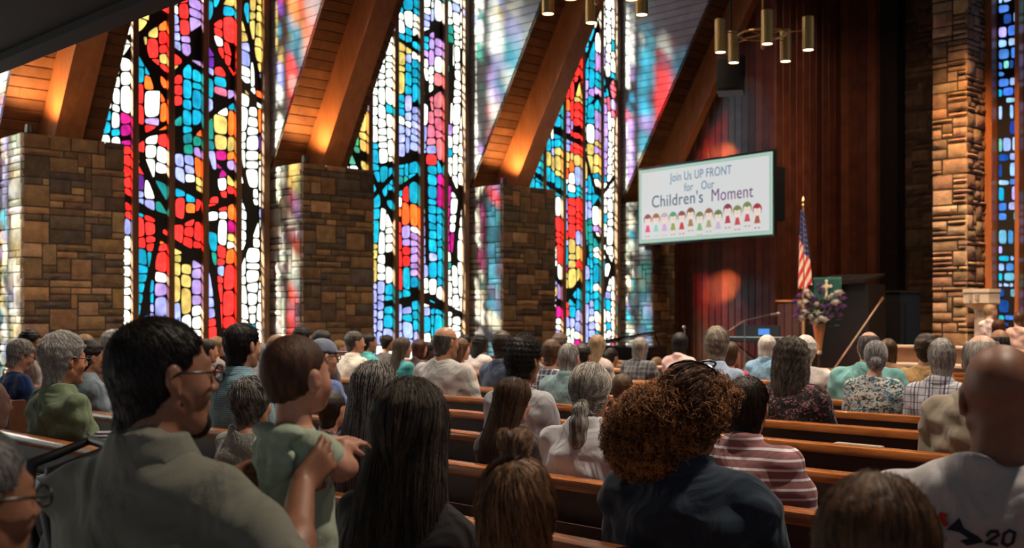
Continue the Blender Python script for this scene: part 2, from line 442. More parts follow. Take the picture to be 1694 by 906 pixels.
# colours read off the photograph: (x0, y0, x1, y1, colour), later entries win
PAINT = [
 (165, -900, 215, 560, 'w'), (165, 190, 212, 235, 'c'), (193, 195, 212, 236, 'm'), (205, 236, 222, 400, 'r'),
 (215, -900, 273, 30, 'r'), (222, 20, 268, 70, 'y'), (222, 75, 245, 140, 'c'), (245, 75, 268, 160, 'r'), (222, 140, 246, 250, 'r'), (246, 120, 273, 190, 'o'), (246, 160, 262, 180, 'r'),
 (246, 188, 270, 216, 'v'), (246, 228, 270, 262, 'w'), (222, 246, 240, 286, 'r'), (238, 262, 268, 290, 'w'), (222, 286, 240, 302, 'p'), (222, 300, 250, 345, 'l'), (250, 310, 273, 395, 't'),
 (222, 350, 250, 425, 'r'), (222, 415, 262, 570, 'c'), (252, 420, 273, 450, 'r'), (246, 495, 273, 560, 'l'),
 (273, -900, 328, 60, 'w'), (292, -900, 306, 240, 'r'), (306, 0, 328, 105, 'v'), (278, 20, 292, 105, 'l'), (306, 108, 328, 222, 'c'), (278, 128, 292, 180, 'r'), (278, 180, 306, 224, 't'),
 (278, 228, 328, 262, 't'), (292, 195, 304, 230, 'r'), (278, 262, 328, 292, 'l'), (278, 290, 300, 302, 'p'), (300, 292, 328, 318, 'w'), (278, 314, 322, 332, 'c'), (278, 332, 328, 412, 'r'), (312, 330, 325, 350, 'o'),
 (278, 410, 292, 465, 'r'), (290, 420, 308, 540, 'y'), (308, 436, 328, 520, 'v'), (278, 470, 290, 560, 'l'), (296, 510, 328, 570, 'w'),
 (328, -900, 380, 32, 'c'), (333, 0, 342, 45, 'l'), (352, 28, 380, 90, 'r'), (333, 50, 355, 130, 'p'), (333, 88, 348, 148, 'c'), (352, 88, 380, 165, 'r'), (333, 146, 380, 190, 'k'), (333, 160, 350, 200, 'l'),
 (345, 178, 380, 218, 'w'), (345, 200, 380, 244, 'y'), (333, 208, 350, 265, 't'), (350, 232, 362, 262, 'c'), (356, 255, 380, 300, 'm'), (333, 268, 345, 300, 'l'), (333, 298, 380, 356, 'r'), (350, 296, 372, 322, 'o'),
 (333, 352, 376, 412, 'w'), (333, 395, 352, 450, 't'), (345, 360, 358, 410, 'c'), (358, 412, 380, 430, 'r'), (333, 440, 358, 530, 'l'), (352, 420, 360, 490, 't'), (358, 430, 380, 570, 'r'), (340, 525, 380, 570, 'r'),
 (380, -900, 434, 45, 'y'), (383, 0, 394, 85, 'c'), (396, -60, 410, 15, 'p'), (394, 30, 434, 130, 'y'), (383, 85, 394, 130, 'r'), (392, 75, 408, 110, 'l'), (383, 130, 400, 155, 'c'), (400, 110, 434, 150, 'w'), (388, 148, 408, 165, 'y'),
 (383, 160, 434, 362, 'w'), (383, 165, 400, 225, 'c'), (383, 228, 394, 350, 'p'), (383, 306, 396, 345, 'r'), (383, 350, 393, 440, 'm'), (395, 340, 434, 440, 'w'), (383, 430, 398, 492, 'c'), (396, 430, 434, 570, 'w'), (383, 490, 396, 530, 'r'),
 (560, -900, 612, 280, 'y'), (585, -900, 612, 170, 'l'), (572, 222, 604, 280, 'g'), (590, 165, 626, 245, 'y'),
 (610, -900, 650, 240, 'w'), (610, 236, 632, 300, 'c'), (628, 230, 650, 300, 'w'), (610, 290, 650, 352, 'c'), (628, 350, 650, 425, 'w'), (610, 330, 628, 400, 'c'), (610, 400, 628, 470, 'y'), (628, 420, 650, 475, 'w'), (610, 470, 650, 570, 'l'), (632, 470, 646, 550, 'c'),
 (650, -900, 692, 22, 'c'), (650, 20, 692, 58, 'w'), (650, 52, 692, 76, 'c'), (650, 76, 676, 160, 'y'), (672, 100, 692, 160, 'c'), (650, 158, 676, 204, 'c'), (672, 165, 692, 285, 'l'), (650, 200, 674, 260, 'l'), (650, 256, 692, 296, 'c'), (668, 250, 692, 262, 'l'),
 (650, 290, 692, 318, 't'), (662, 308, 692, 346, 'r'), (655, 344, 692, 366, 'o'), (655, 360, 692, 388, 'l'), (650, 376, 672, 476, 'r'), (670, 386, 692, 460, 'v'), (664, 456, 692, 480, 'c'), (650, 476, 692, 510, 'c'), (650, 508, 692, 570, 'l'), (664, 516, 690, 545, 'c'),
 (690, -900, 728, 24, 'w'), (702, 24, 722, 52, 'l'), (692, 50, 706, 76, 'r'), (690, 60, 704, 102, 'c'), (704, 50, 728, 102, 'v'), (690, 100, 722, 170, 'w'), (712, 120, 728, 142, 'k'), (690, 164, 712, 215, 'w'), (708, 158, 728, 256, 'k'), (690, 214, 710, 262, 'l'), (708, 256, 726, 280, 'r'),
 (708, 276, 728, 384, 'c'), (690, 286, 708, 310, 'c'), (690, 306, 708, 345, 'r'), (694, 322, 706, 345, 'o'), (690, 360, 708, 402, 'v'), (708, 384, 728, 456, 'c'), (690, 400, 708, 480, 'l'), (690, 462, 728, 508, 'w'), (706, 496, 728, 560, 'c'), (690, 508, 706, 570, 'l'),
 (728, -900, 775, 285, 'w'), (728, -900, 742, 180, 't'), (728, 180, 742, 235, 'v'), (728, 235, 742, 290, 'c'), (728, 285, 748, 420, 'm'), (748, 285, 775, 570, 'w'), (728, 420, 748, 570, 'w'), (728, 430, 740, 500, 't'), (728, 510, 740, 545, 'c'),
 (870, -900, 928, 300, 'c'), (900, 245, 928, 285, 'y'), (905, 205, 924, 222, 'w'), (905, 270, 928, 290, 'y'), (870, 290, 928, 320, 'c'), (918, 350, 930, 430, 'r'), (918, 400, 930, 410, 'y'),
 (925, -900, 957, 190, 'r'), (926, 176, 946, 230, 'v'), (930, 160, 942, 185, 'o'), (944, 150, 957, 252, 'r'), (926, 216, 946, 250, 'l'), (926, 250, 957, 278, 'y'), (926, 276, 957, 292, 'o'), (926, 290, 957, 332, 'c'), (932, 288, 944, 312, 'w'), (926, 330, 944, 392, 'v'), (930, 348, 946, 395, 'v'), (926, 350, 934, 450, 'r'),
 (942, 332, 957, 398, 'r'), (944, 395, 957, 460, 'y'), (934, 400, 944, 440, 'l'), (926, 450, 957, 478, 'y'), (926, 478, 936, 530, 'r'), (936, 474, 957, 540, 'c'), (936, 520, 957, 545, 'l'), (926, 530, 936, 555, 'o'), (936, 545, 957, 570, 'w'),
 (956, -900, 985, 260, 'c'), (956, 100, 968, 165, 'y'), (962, 140, 985, 160, 'v'), (956, 168, 970, 180, 'r'), (956, 225, 985, 290, 'y'), (968, 205, 985, 235, 'w'), (956, 284, 985, 332, 'c'), (956, 330, 985, 366, 'l'), (956, 362, 985, 452, 'c'), (966, 362, 985, 420, 't'), (956, 415, 966, 448, 'r'), (956, 450, 985, 570, 'l'), (966, 458, 985, 500, 'c'),
 (985, -900, 1030, 135, 'w'), (985, 75, 1002, 110, 'v'), (986, 132, 1006, 165, 'c'), (1003, 130, 1030, 310, 'k'), (1003, 190, 1030, 300, 'w'), (986, 170, 1003, 330, 'v'), (986, 300, 1030, 570, 'w'), (986, 430, 1000, 520, 'c'),
]
def colour_at(y, z, rd):
    px, py = project(XG, y, z)
    hit = None
    jx, jy = rd.uniform(-3, 3), rd.uniform(-3, 3)
    if 0 < px < 1100 and py > -900 and py < 575:
        for (x0, y0, x1, y1, k) in PAINT:
            if x0 <= px + jx < x1 and y0 <= py + jy < y1: hit = k
    if hit and py > -40:
        return hit if rd.random() > .06 else rd.choice('wcl')
    if y > 14.2: return rd.choice('wwkklmwvwyc')
    if y > 10: return rd.choice('wwwllwyycw')
    if y > 5.5: return rd.choice('ooyyyrwopvl')
    return rd.choice('wwwwyylcwt')
BANDS_PX = [(4, [(222, 74), (238, 52), (262, 36)]), (5, [(226, 78), (240, 96), (258, 112)]), (4, [(240, 88), (250, 120), (262, 140)]), (3, [(222, 226), (246, 222), (272, 205)]), (5, [(222, 336), (248, 352), (268, 358)]),
 (5, [(240, 276), (250, 300), (268, 330)]), (4, [(262, 390), (246, 460), (228, 556)]), (6, [(278, 398), (300, 410), (328, 428)]), (6, [(280, 300), (300, 308), (326, 322)]), (3, [(284, 128), (286, 330)]), (4, [(290, 120), (310, 100), (326, 112)]),
 (4, [(334, 46), (350, 36), (362, 12)]), (5, [(348, 60), (358, 90), (372, 112)]), (4, [(333, 206), (352, 186), (374, 172)]), (6, [(340, 262), (352, 300), (333, 350)]), (5, [(345, 425), (356, 480), (364, 560)]), (4, [(333, 352), (352, 344), (374, 336)]),
 (3, [(385, 90), (396, 130), (410, 150), (426, 165)]), (4, [(398, 16), (412, 60), (426, 130)]), (4, [(400, 280), (414, 330), (414, 390), (398, 432)]), (4, [(384, 292), (396, 305), (404, 330)]), (3, [(400, 10), (386, 90)]),
 (4, [(578, 240), (600, 290)]), (4, [(606, 120), (640, 60)]), (4, [(620, 300), (640, 345), (646, 350)]), (4, [(612, 330), (640, 300)]), (3, [(652, 60), (686, 84)]), (5, [(654, 270), (686, 262)]), (4, [(652, 318), (690, 290)]), (5, [(650, 500), (690, 492)]),
 (4, [(692, 60), (722, 46)]), (4, [(694, 100), (706, 160), (722, 150)]), (4, [(704, 300), (706, 420)]), (4, [(692, 494), (720, 506)]), (5, [(740, 290), (760, 330), (750, 430)]), (4, [(732, 60), (745, 110), (742, 180)]), (5, [(730, 502), (760, 520)]),
 (4, [(900, 300), (922, 316)]), (5, [(928, 222), (954, 234)]), (5, [(926, 468), (942, 488), (955, 470)]), (4, [(958, 130), (982, 60)]), (4, [(966, 250), (980, 300)]), (4, [(962, 300), (968, 420)]), (4, [(988, 160), (1004, 140), (996, 110)]), (4, [(990, 330), (1010, 300)]), (4, [(990, 400), (1012, 440), (1000, 480)])]
BANDS = []
for wpx, pts in BANDS_PX:
    q = [g2w(*p) for p in pts]; BANDS.append((wpx * .0088, q))

def window(n, y_a, y_b, z0, z1, seed):
    rd = random.Random(seed)
    root = empty('window_%d' % n, (XG, (y_a + y_b) / 2, 0), kind='structure'); root['label'] = 'tall stained glass window between stone piers'
    nl = 5; step = (y_b - y_a) / nl; yc = (y_a + y_b) / 2
    lan = [(y_a + i * step + .035, y_a + (i + 1) * step - .035) for i in range(nl)]
    ps = panes(lan, z0, z1, BANDS, lambda y, z: colour_at(y, z, rd), rd)
    vs = []; fs = []; cs = []
    for poly, c in ps:
        m = len(poly); k = len(vs)
        for (y, z) in poly: vs.append((.012, y - yc, z))
        fs.append(tuple(range(k, k + m))); cs.append(c)
    o = mesh_from('pane', vs, fs, glass_m if y_b > 5.8 else glass_rear_boost, root, cols=cs)
    # the black matrix: a slab with real openings is kept as the cells' negative, in strips around each pane
    b = MB()
    for poly, c in ps:
        xs = [p[0] for p in poly]
    # matrix as a slab with holes: built by triangulating rings around every pane cell is heavy, so each
    # lancet slab is cut with the pane outlines
    bm_holes(root, lan, z0, z1, ps, yc)
    f = MB()
    for i in range(nl + 1):
        y = y_a + i * step - yc; hw = .048 if 0 < i < nl else .055
        if i == nl: f.box((-.03, y - .14, 0), (.12, y - .03, z1 + .2), bev=.008)
        else: f.box((-.03, y - hw, 0), (.09, y + hw, z1 + .2), bev=.006)
    f.box((-.05, y_a - yc, z0 - .3), (.08, y_b - yc, z0 - .02)); 
    f.build('window_frame', wood_post, root)
    return root

def bm_holes(root, lan, z0, z1, ps, yc):
    """one mesh: lancet slabs whose openings follow the pane outlines"""
    from mathutils.geometry import delaunay_2d_cdt
    V = []; F = []
    for (a, c) in lan:
        mine = [p for p, _ in ps if a <= sum(q[0] for q in p) / len(p) <= c]
        # work in horizontal slices so every triangulation stays small
        pts = []; edges = []
        def loop(pl):
            k = len(pts)
            for q in pl: pts.append(Vector((q[0], q[1])))
            for i in range(len(pl)): edges.append((k + i, k + (i + 1) % len(pl)))
            return [k + i for i in range(len(pl))]
        loop([(a - .05, z0 - .03), (c + .05, z0 - .03), (c + .05, z1 + .1), (a - .05, z1 + .1)])
        faces = []
        for pl in mine: faces.append(loop(pl))
        r = delaunay_2d_cdt(pts, edges, faces, 0, 1e-5)
        vo, fo, orig = r[0], r[2], r[5]
        base = len(V)
        for q in vo: V.append((0, q.x - yc, q.y))
        for f_, of in zip(fo, orig):
            if len(of) == 0: F.append(tuple(base + i for i in f_))
    o = mesh_from('lead_matrix', V, F, came_m, root)
    md = o.modifiers.new('depth', 'SOLIDIFY'); md.thickness = .03; md.offset = 0
    return o

k = 0
for i in range(len(P_Y) - 1):
    k += 1
    window(k, P_Y[i] + PW, P_Y[i + 1], .35, TOPZ - .25, 100 + i)

# plain masonry under and outside the windows, rear part of the side wall
b = MB(); b.box((-16.3, -9, 0), (-15.98, P_Y[0], TOPZ)); b.box((-16.3, 22, 0), (-15.98, 23, TOPZ))
for i in range(len(P_Y)): b.box((-16.08, P_Y[i] + .02, 0), (-15.96, P_Y[i] + PW - .02, TOPZ))
b.box((-16.3, P_Y[-1] + PW - .03, 0), (-15.96, 22, TOPZ))
for i in range(len(P_Y) - 1): b.box((-16.1, P_Y[i] + PW, 0), (-15.9, P_Y[i + 1], .34))
tag(b.build('wall_left', plain('plaster_dark', (.06, .05, .04), .9, nscale=30)), kind='structure')

# piers, cheeks, roof strips and laminated beams
def xroof(z): return -15.84 + (z - PT) / SLOPE
uplights = []
for i, y0 in enumerate(P_Y):
    o = pier('stone_pier', y0, y0 + PW, -W, XG - .02, PT, 11 + i); tag(o, kind='structure')
    # cheek wall of whitewashed boards above the near face, running from glass to roof slope
    b = MB(); z = PT; nb = 0; rd = random.Random(40 + i)
    b.prism([(XG - .05, PT), (xroof(PT), PT), (xroof(TOPZ), TOPZ), (XG - .05, TOPZ)], 1, y0 + .02, y0 + .06, (.05, .045, .04))
    while z < TOPZ:
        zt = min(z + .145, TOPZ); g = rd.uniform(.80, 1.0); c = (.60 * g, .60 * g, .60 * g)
        b.prism([(XG - .05, z + .006), (xroof(z) - .0, z + .006), (xroof(zt) - .0, zt - .006), (XG - .05, zt - .006)], 1, y0 + .0, y0 + .022, c)
        z = zt
    tag(b.build('wall_cheek', cheek_m, cols=True), kind='structure')
    # far cheek of the same pier strip
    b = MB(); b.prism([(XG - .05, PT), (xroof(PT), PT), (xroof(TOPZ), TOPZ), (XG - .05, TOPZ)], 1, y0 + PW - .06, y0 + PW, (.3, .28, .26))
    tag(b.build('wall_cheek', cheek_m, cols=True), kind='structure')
    # roof strip: boards parallel to the nave
    b = MB(); L = (TOPZ - PT) / math.sin(R_(59)); ux = Vector((math.cos(R_(59)), 0, math.sin(R_(59)))); nn = Vector((math.sin(R_(59)), 0, -math.cos(R_(59))))
    o0 = Vector((-15.84, 0, PT)); t = 0
    while t < L:
        t2 = min(t + .155, L); g = rd.uniform(.7, 1.15); c = (.17 * g, .075 * g, .030 * g)
        seam = rd.uniform(.1, 1.3)
        for (ya, yb) in ((0.0, seam - .002), (seam + .002, PW)):
            vs = []
            for yy in (y0 + ya, y0 + yb):
                for (tt, dn) in ((t + .004, -.03), (t + .004, .022), (t + .012, .03), (t2 - .012, .03), (t2 - .004, .022), (t2 - .004, -.03)):
                    p = o0 + ux * tt + nn * dn; vs.append((p.x, yy, p.z))
            fs = [(q, (q + 1) % 6, 6 + (q + 1) % 6, 6 + q) for q in range(6)] + [tuple(range(6))[::-1], tuple(range(6, 12))]
            b.add(vs, fs, c)
        t = t2
    p0, p1 = o0 - nn * .05, o0 + ux * L - nn * .05
    b.add([(p0.x, y0, p0.z), (p0.x, y0 + PW, p0.z), (p1.x, y0 + PW, p1.z), (p1.x, y0, p1.z)], [(0, 1, 2, 3)], (.02, .012, .008))
    tag(b.build('ceiling_strip', board_dark, cols=True), kind='structure')
    # main laminated beam
    b = MB(); dpt = .50; ya, yb = y0 + .52, y0 + .90; vs = []
    for yy in (ya, yb):
        for (tt, dn) in ((.03, .03), (L, .03), (L, .03 + dpt), (.03 - dpt / SLOPE * 0 + .30, .03 + dpt), (.03, .03 + dpt - .18)):
            p = o0 + ux * tt + nn * dn; vs.append([p.x, yy, max(p.z, PT)])
    fs = [tuple(range(5)), tuple(range(5, 10))[::-1]] + [(q, 5 + q, 5 + (q + 1) % 5, (q + 1) % 5) for q in range(5)]
    b.add(vs, fs)
    tag(b.build('ceiling_beam', beam_wood), kind='structure')
    # small uplight on the pier (the last one would stand behind the screen)
    if i == len(P_Y) - 1:
        lamp('uplight_lamp', 'SPOT', (-15.12, y0 + .18, PT + .16), 40, (1, .50, .20), .05, to=(-14.9, y0 + .6, PT + 2.2), angle=150, blend=.9); continue
    t_ = empty('uplight', (-15.12, y0 + .16, PT), 0, 'small uplight box standing on top of a stone pier', 'light', 'uplights on the pier tops')
    b = MB(); b.lathe([(.05, 0), (.06, .02), (.055, .12), (.045, .12), (.04, .10)], seg=14); b.build('body', plain('fixture_black', (.02, .018, .016), .5), t_)
    lamp('uplight_lamp', 'SPOT', (-15.12, y0 + .18, PT + .16), 120, (1, .50, .20), .05, to=(-14.9, y0 + .6, PT + 2.2), angle=150, blend=.9)
UPL_LABELS = True

# ------------------------------------------------------------------ front of the nave
def planks(b, o, u, w, h, n, rd, base=(.16, .045, .025), pw=.16, dark=None):
    o, u, n = Vector(o), Vector(u), Vector(n); x = 0
    while x < w - .01:
        x2 = min(x + pw, w); g = rd.uniform(.55, 1.25); c = tuple(a * g * rd.uniform(.92, 1.08) for a in base)
        vs = []
        for zz in (0, h):
            for (xx, dn) in ((x + .003, -.03), (x + .003, .0), (x + .012, .012), (x2 - .012, .012), (x2 - .003, .0), (x2 - .003, -.03)):
                p = o + u * xx + n * dn; vs.append((p.x, p.y, p.z + zz))
        fs = [(q, (q + 1) % 6, 6 + (q + 1) % 6, 6 + q) for q in range(6)] + [tuple(range(6))[::-1], tuple(range(6, 12))]
        b.add(vs, fs, c); x = x2
rd = random.Random(5)
XA = at(1283, Y_FRONT)[0]
b = MB(); b.box((-16, Y_FRONT + .03, 0), (XA, Y_FRONT + .3, TOPZ), (.02, .01, .008)); planks(b, (-15.9, Y_FRONT, 0), (1, 0, 0), XA + 15.9, TOPZ, (0, -1, 0), rd, (.105, .036, .026))
tag(b.build('wall_front', panel_m, cols=True), kind='structure')
b = MB(); YB = 21.6; XB = at(1470, YB)[0]
b.box((XA - .2, Y_FRONT + .3, 0), (XA - .02, YB, TOPZ), (.02, .01, .008)); planks(b, (XA, Y_FRONT, 0), (0, 1, 0), YB - Y_FRONT, TOPZ, (1, 0, 0), rd, (.17, .058, .034), pw=.24)
planks(b, (XA, YB, 0), (1, 0, 0), XB - XA, TOPZ, (0, -1, 0), rd, (.15, .055, .034), pw=.2)
b.box((XA, YB + .03, 0), (XB, YB + .2, TOPZ), (.02, .01, .008))
tag(b.build('wall_alcove', panel_m, cols=True), kind='structure')
# stone behind with its shade painted into the colours, then the tall lit stone pier and the blue window beyond it
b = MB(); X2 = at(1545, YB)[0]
b.box((XB, YB - .35, 0), (at(1484, YB - .35)[0], YB, TOPZ), (.01, .008, .008))  # near-black strip painted as shade
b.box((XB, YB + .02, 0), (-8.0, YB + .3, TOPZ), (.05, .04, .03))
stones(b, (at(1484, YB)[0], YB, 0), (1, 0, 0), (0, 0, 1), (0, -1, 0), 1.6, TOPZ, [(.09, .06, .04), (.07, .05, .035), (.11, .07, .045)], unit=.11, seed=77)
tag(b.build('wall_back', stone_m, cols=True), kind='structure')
XP0, XP1 = at(1541, 18.0)[0], at(1601, 18.0)[0]
b = MB(); b.box((XP0 + .02, 18.02, 0), (XP1 - .02, 18.95, TOPZ), (.06, .045, .03))
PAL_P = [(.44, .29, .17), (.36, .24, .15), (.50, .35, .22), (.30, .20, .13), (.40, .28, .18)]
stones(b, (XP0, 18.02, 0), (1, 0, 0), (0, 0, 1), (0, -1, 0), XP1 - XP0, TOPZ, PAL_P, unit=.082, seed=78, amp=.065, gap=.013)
stones(b, (XP1 - .02, 18.0, 0), (0, 1, 0), (0, 0, 1), (1, 0, 0), .95, TOPZ, PAL_P, unit=.082, seed=79, amp=.05, gap=.012)
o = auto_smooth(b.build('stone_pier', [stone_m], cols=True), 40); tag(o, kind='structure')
# blue window
rb = random.Random(9); YW = 18.85
xw0 = at(1650, YW)[0]; xw1 = at(1690, YW)[0]
root = empty('window_%d' % (len(P_Y)), ((xw0 + xw1) / 2, YW, 0), kind='structure'); xc = (xw0 + xw1) / 2
PALG.update({'d': (.008, .04, .20), 'e': (.04, .14, .45), 'f': (.22, .34, .62), 'h': (.10, .36, .38)})
lan = [(xw0 + .02, xw1 - .03), (xw1 + .05, xw1 + .55), (xw1 + .63, xw1 + 1.15)]
ps = []
for (a, c) in lan:
    z = .5
    while z < TOPZ - .3:
        hh = rb.choice([.10, .12, .16, .2, .26]); x = a
        while x < c - .04:
            ww = rb.choice([.07, .1, .14, .18]); x2 = min(c, x + ww)
            if rb.random() < .74 and x2 - x > .04:
                g = .028; q = [(x + .01, z + rb.uniform(0, .02)), (x2 - .01, z + rb.uniform(0, .02)), (x2 - .01, z + hh - g - rb.uniform(0, .03)), (x + .01, z + hh - g)]
                q = chaikin(chaikin(q, .16), .25); ps.append((q, tuple(v * rb.uniform(.7, 1.1) for v in PALG[rb.choice('ddeeffffhhcl')])))
            x = x2 + rb.choice([0, .01, .02])
        z += hh
vs = []; fs = []; cs = []
for poly, c in ps:
    k0 = len(vs)
    for (x, z) in poly: vs.append((x - xc, -.012, z))
    fs.append(tuple(range(k0, k0 + len(poly)))); cs.append(c)
mesh_from('pane', vs, fs, glass_m, root, cols=cs)
b = MB(); b.box((xw0 - .1 - xc, .0, .3), (xw1 + 1.3 - xc, .05, TOPZ)); b.build('lead_matrix', came_m, root)
b = MB()
for xx, ww in ((xw0 - .06, .06), (xw1 + .01, .035), (xw1 + .59, .035), (xw1 + 1.19, .035)): b.box((xx - ww - xc, -.22, 0), (xx + ww - xc, .06, TOPZ), bev=.008)
b.build('window_frame', woodmat('redwood_post', (.30, .10, .03), (.42, .15, .05), (1, 1, .1), .45, 8), root)
b = MB(); b.box((xw1 + 1.2, YW, 0), (4, YW + .3, TOPZ)); b.box((xw0 - .3, YW + .06, 0), (xw1 + 1.3, YW + .3, .3))
tag(b.build('wall_right', plain('plaster_warm', (.12, .08, .05), .9)), kind='structure')

# raised platform with its step
carpet_m = plain('tan_carpet', (.30, .20, .12), .95, nscale=150)
PLAT = .36
b = MB(); b.box((-14.9, 15.6, 0), (-3.5, 22, PLAT), bev=.01); b.box((-14.9, 15.2, 0), (-3.5, 15.62, PLAT / 2), bev=.01)
tag(b.build('floor_platform', carpet_m), kind='structure')

# ------------------------------------------------------------------ pews
PEW0, PEWS = 2.47, .93
def rowY(k): return PEW0 + PEWS * k
pew_rail_m = woodmat('oak_rail', (.26, .075, .016), (.52, .18, .045), (.35, 3, 3), .27, 9, .25, coat=.35)
pew_body_m = woodmat('dark_pew_wood', (.030, .012, .007), (.060, .022, .012), (.3, 2, 2), .4, 8, .1)
pew_end_m = woodmat('pew_end_wood', (.10, .035, .018), (.17, .06, .03), (2, 2, .4), .4, 8, .1)
cushion_m = plain('pew_cushion', (.10, .02, .025), .9, nscale=200)
def make_pew(x0, x1):
    L = x1 - x0; root = empty('pew')
    b = MB(); b.prism([(.0, .10), (.03, .10), (.045, .82), (.015, .82)], 0, .05, L - .05); b.build('backrest', pew_body_m, root)
    b = MB()
    prof = [(-.012, .815), (-.016, .838), (-.010, .856), (.004, .862), (.058, .862), (.070, .852), (.074, .834), (.068, .815)]
    b.prism(prof, 0, .02, L - .02); o = b.build('top_rail', pew_rail_m, root); auto_smooth(o, 40)
    b = MB(); b.box((.05, .045, .40), (L - .05, .47, .43), bev=.006); b.box((.05, .44, .32), (L - .05, .462, .402)); b.build('seat', pew_body_m, root)
    b = MB(); b.box((.06, .07, .431), (L - .06, .46, .452), bev=.01); b.build('seat_cushion', cushion_m, root)
    for e in (0, L - .05):
        b = MB(); b.prism([(-.03, .0), (.50, .0), (.50, .10), (.46, .42), (.46, .56), (.42, .62), (.20, .66), (.11, .80), (.085, .868), (-.02, .868), (-.03, .80)], 0, e, e + .05)
        o = b.build('pew_end', pew_end_m, root)
    b = MB(); b.box((.4, -.075, .60), (L - .4, -.062, .70)); b.box((.4, -.075, .595), (L - .4, .0, .607)); b.build('book_rack', pew_body_m, root)
    root.location = (x0, 0, 0)
    return root
def copy_tree(o, parent=None):
    c = o.copy(); COL.objects.link(c); c.parent = parent
    for ch in list(o.children): copy_tree(ch, c)
    return c
ordn = ['first', 'second', 'third', 'fourth', 'fifth', 'sixth', 'seventh', 'eighth', 'ninth', 'tenth', 'eleventh', 'twelfth', 'thirteenth', 'fourteenth', 'fifteenth']
proto = make_pew(-8.0, 1.2); NROW = 12
for i, k in enumerate(range(-1, NROW)):
    o = proto if i == 0 else copy_tree(proto)
    o.location = (-8.0, rowY(k), 0)
    tag(o, 'long dark wooden pew with an orange oak top rail, %s row counting from the rear' % ordn[i], 'pew', 'long pews on the right of the aisle')
proto = make_pew(-14.2, -8.95)
for i, k in enumerate(range(0, NROW)):
    o = proto if i == 0 else copy_tree(proto)
    o.location = (-14.2, rowY(k), 0)
    tag(o, 'shorter pew across the aisle by the stone piers, %s visible row from the rear' % ordn[i], 'pew', 'short pews beside the stained glass')
b = MB(); b.box((-.13, -.022, 0), (.13, .022, .006), bev=.002); b.box((-.125, -.018, .006), (.125, .018, .009))
x, _ = at(1415, rowY(3)); o = b.build('booklet', plain('booklet_paper', (.45, .36, .28), .7), loc=(x, rowY(3) + .03, .862)); tag(o, 'thin pale booklet lying on the oak rail of an empty pew', 'booklet')

# ------------------------------------------------------------------ projection screen
black_m = plain('black_plastic', (.008, .008, .009), .45)
def emis(name, c, s=1.0):
    m, nt, b_ = newmat(name); setin(b_, col=(0, 0, 0), rough=.3, ecol=c, emit=s); return m
txl = at(1055, 18.6); 
def screen():
    # plane through the left edge, turned a little towards the seats
    Yl = 18.35; (xl, tl) = at(1055, Yl)
    ang = R_(-7.5)
    # right end where the turned plane meets column 1281
    ux, uy = math.cos(ang), math.sin(ang)
    dx, dy = ray(1281.5); den = ux * dy - uy * dx
    s = (dx * Yl - dy * xl) / -den if abs(den) > 1e-6 else 3
    s = abs(s); xr, yr = xl + ux * s, Yl + uy * s; tr_ = -SY * xr + CY * yr
    zt = (hgt(273, tl) + hgt(252.5, tr_)) / 2; zb = (hgt(404, tl) + hgt(394, tr_)) / 2
    return xl, Yl, ang, s, zt, zb
xl, Yl, ang, SWd, zt, zb = screen()
root = empty('projection_screen', (xl, Yl, zb), ang, 'large wall screen with a greeting and a row of cartoon children', 'screen')
H = zt - zb
b = MB(); b.box((0, 0, 0), (SWd, .07, H), bev=.01); b.build('frame', black_m, root)
b = MB(); b.box((.1, .07, .3), (SWd - .1, .4, H - .3)); b.build('mount', black_m, root)
e = .045
b = MB(); b.box((e, -.004, e), (SWd - e, .0, H - e)); b.build('display', emis('screen_mint', (.47, .68, .55), .85), root)
b = MB(); b.box((e + .07, -.008, e + .07), (SWd - e - .07, -.004, H - e - .06)); b.build('picture_field', emis('screen_white', (.74, .75, .74), .88), root)
b = MB()
for (a, c) in (((e + .058, e + .058), (SWd - e - .058, e + .066)), ((e + .058, H - e - .056), (SWd - e - .058, H - e - .048)), ((e + .058, e + .058), (e + .066, H - e - .05)), ((SWd - e - .066, e + .058), (SWd - e - .058, H - e - .05))):
    b.box((a[0], -.0085, a[1]), (c[0], -.004, c[1]))
b.build('border_line', emis('screen_line', (.18, .35, .30), 1), root)
def text(s, x, z, size, col, squash=1, bold=.0, parent=root, y=-.010, name='lettering', align='CENTER'):
    c = bpy.data.curves.new(name, 'FONT'); c.body = s; c.size = size; c.align_x = align; c.extrude = .001; c.offset = bold; c.space_character = 1.05
    o = bpy.data.objects.new(name, c); COL.objects.link(o); o.parent = parent; o.location = (x, y, z); o.rotation_euler = (PI / 2, 0, 0); o.scale = (squash, 1, 1)
    c.materials.append(col)
    me = bpy.data.meshes.new_from_object(o); q = bpy.data.objects.new(name, me); COL.objects.link(q); q.parent = parent; q.location = o.location; q.rotation_euler = o.rotation_euler; q.scale = o.scale
    bpy.data.objects.remove(o); return q
ink1 = emis('screen_ink_blue', (.10, .20, .34), 1); ink2 = emis('screen_ink_dark', (.03, .06, .13), 1); ink3 = emis('screen_ink_plum', (.14, .04, .16), 1)
fx = lambda f: SWd * f
text('Join Us UP FRONT', fx(.49), H * .775, H * .155, ink1, .80, .001)
text('for', fx(.405), H * .635, H * .145, ink1, .85, .001); text('Our', fx(.545), H * .635, H * .145, ink1, .85, .001)
text("Children's", fx(.315), H * .475, H * .215, ink2, .98, 0)
text('Moment', fx(.715), H * .475, H * .215, ink3, .88, 0)
hairs = [(.28, .05, .05), (.32, .14, .04), (.50, .40, .42), (.10, .30, .16), (.25, .07, .05), (.20, .10, .05), (.16, .22, .08), (.28, .12, .05), (.14, .20, .08), (.25, .05, .08), (.20, .24, .07), (.18, .24, .08), (.35, .04, .05)]
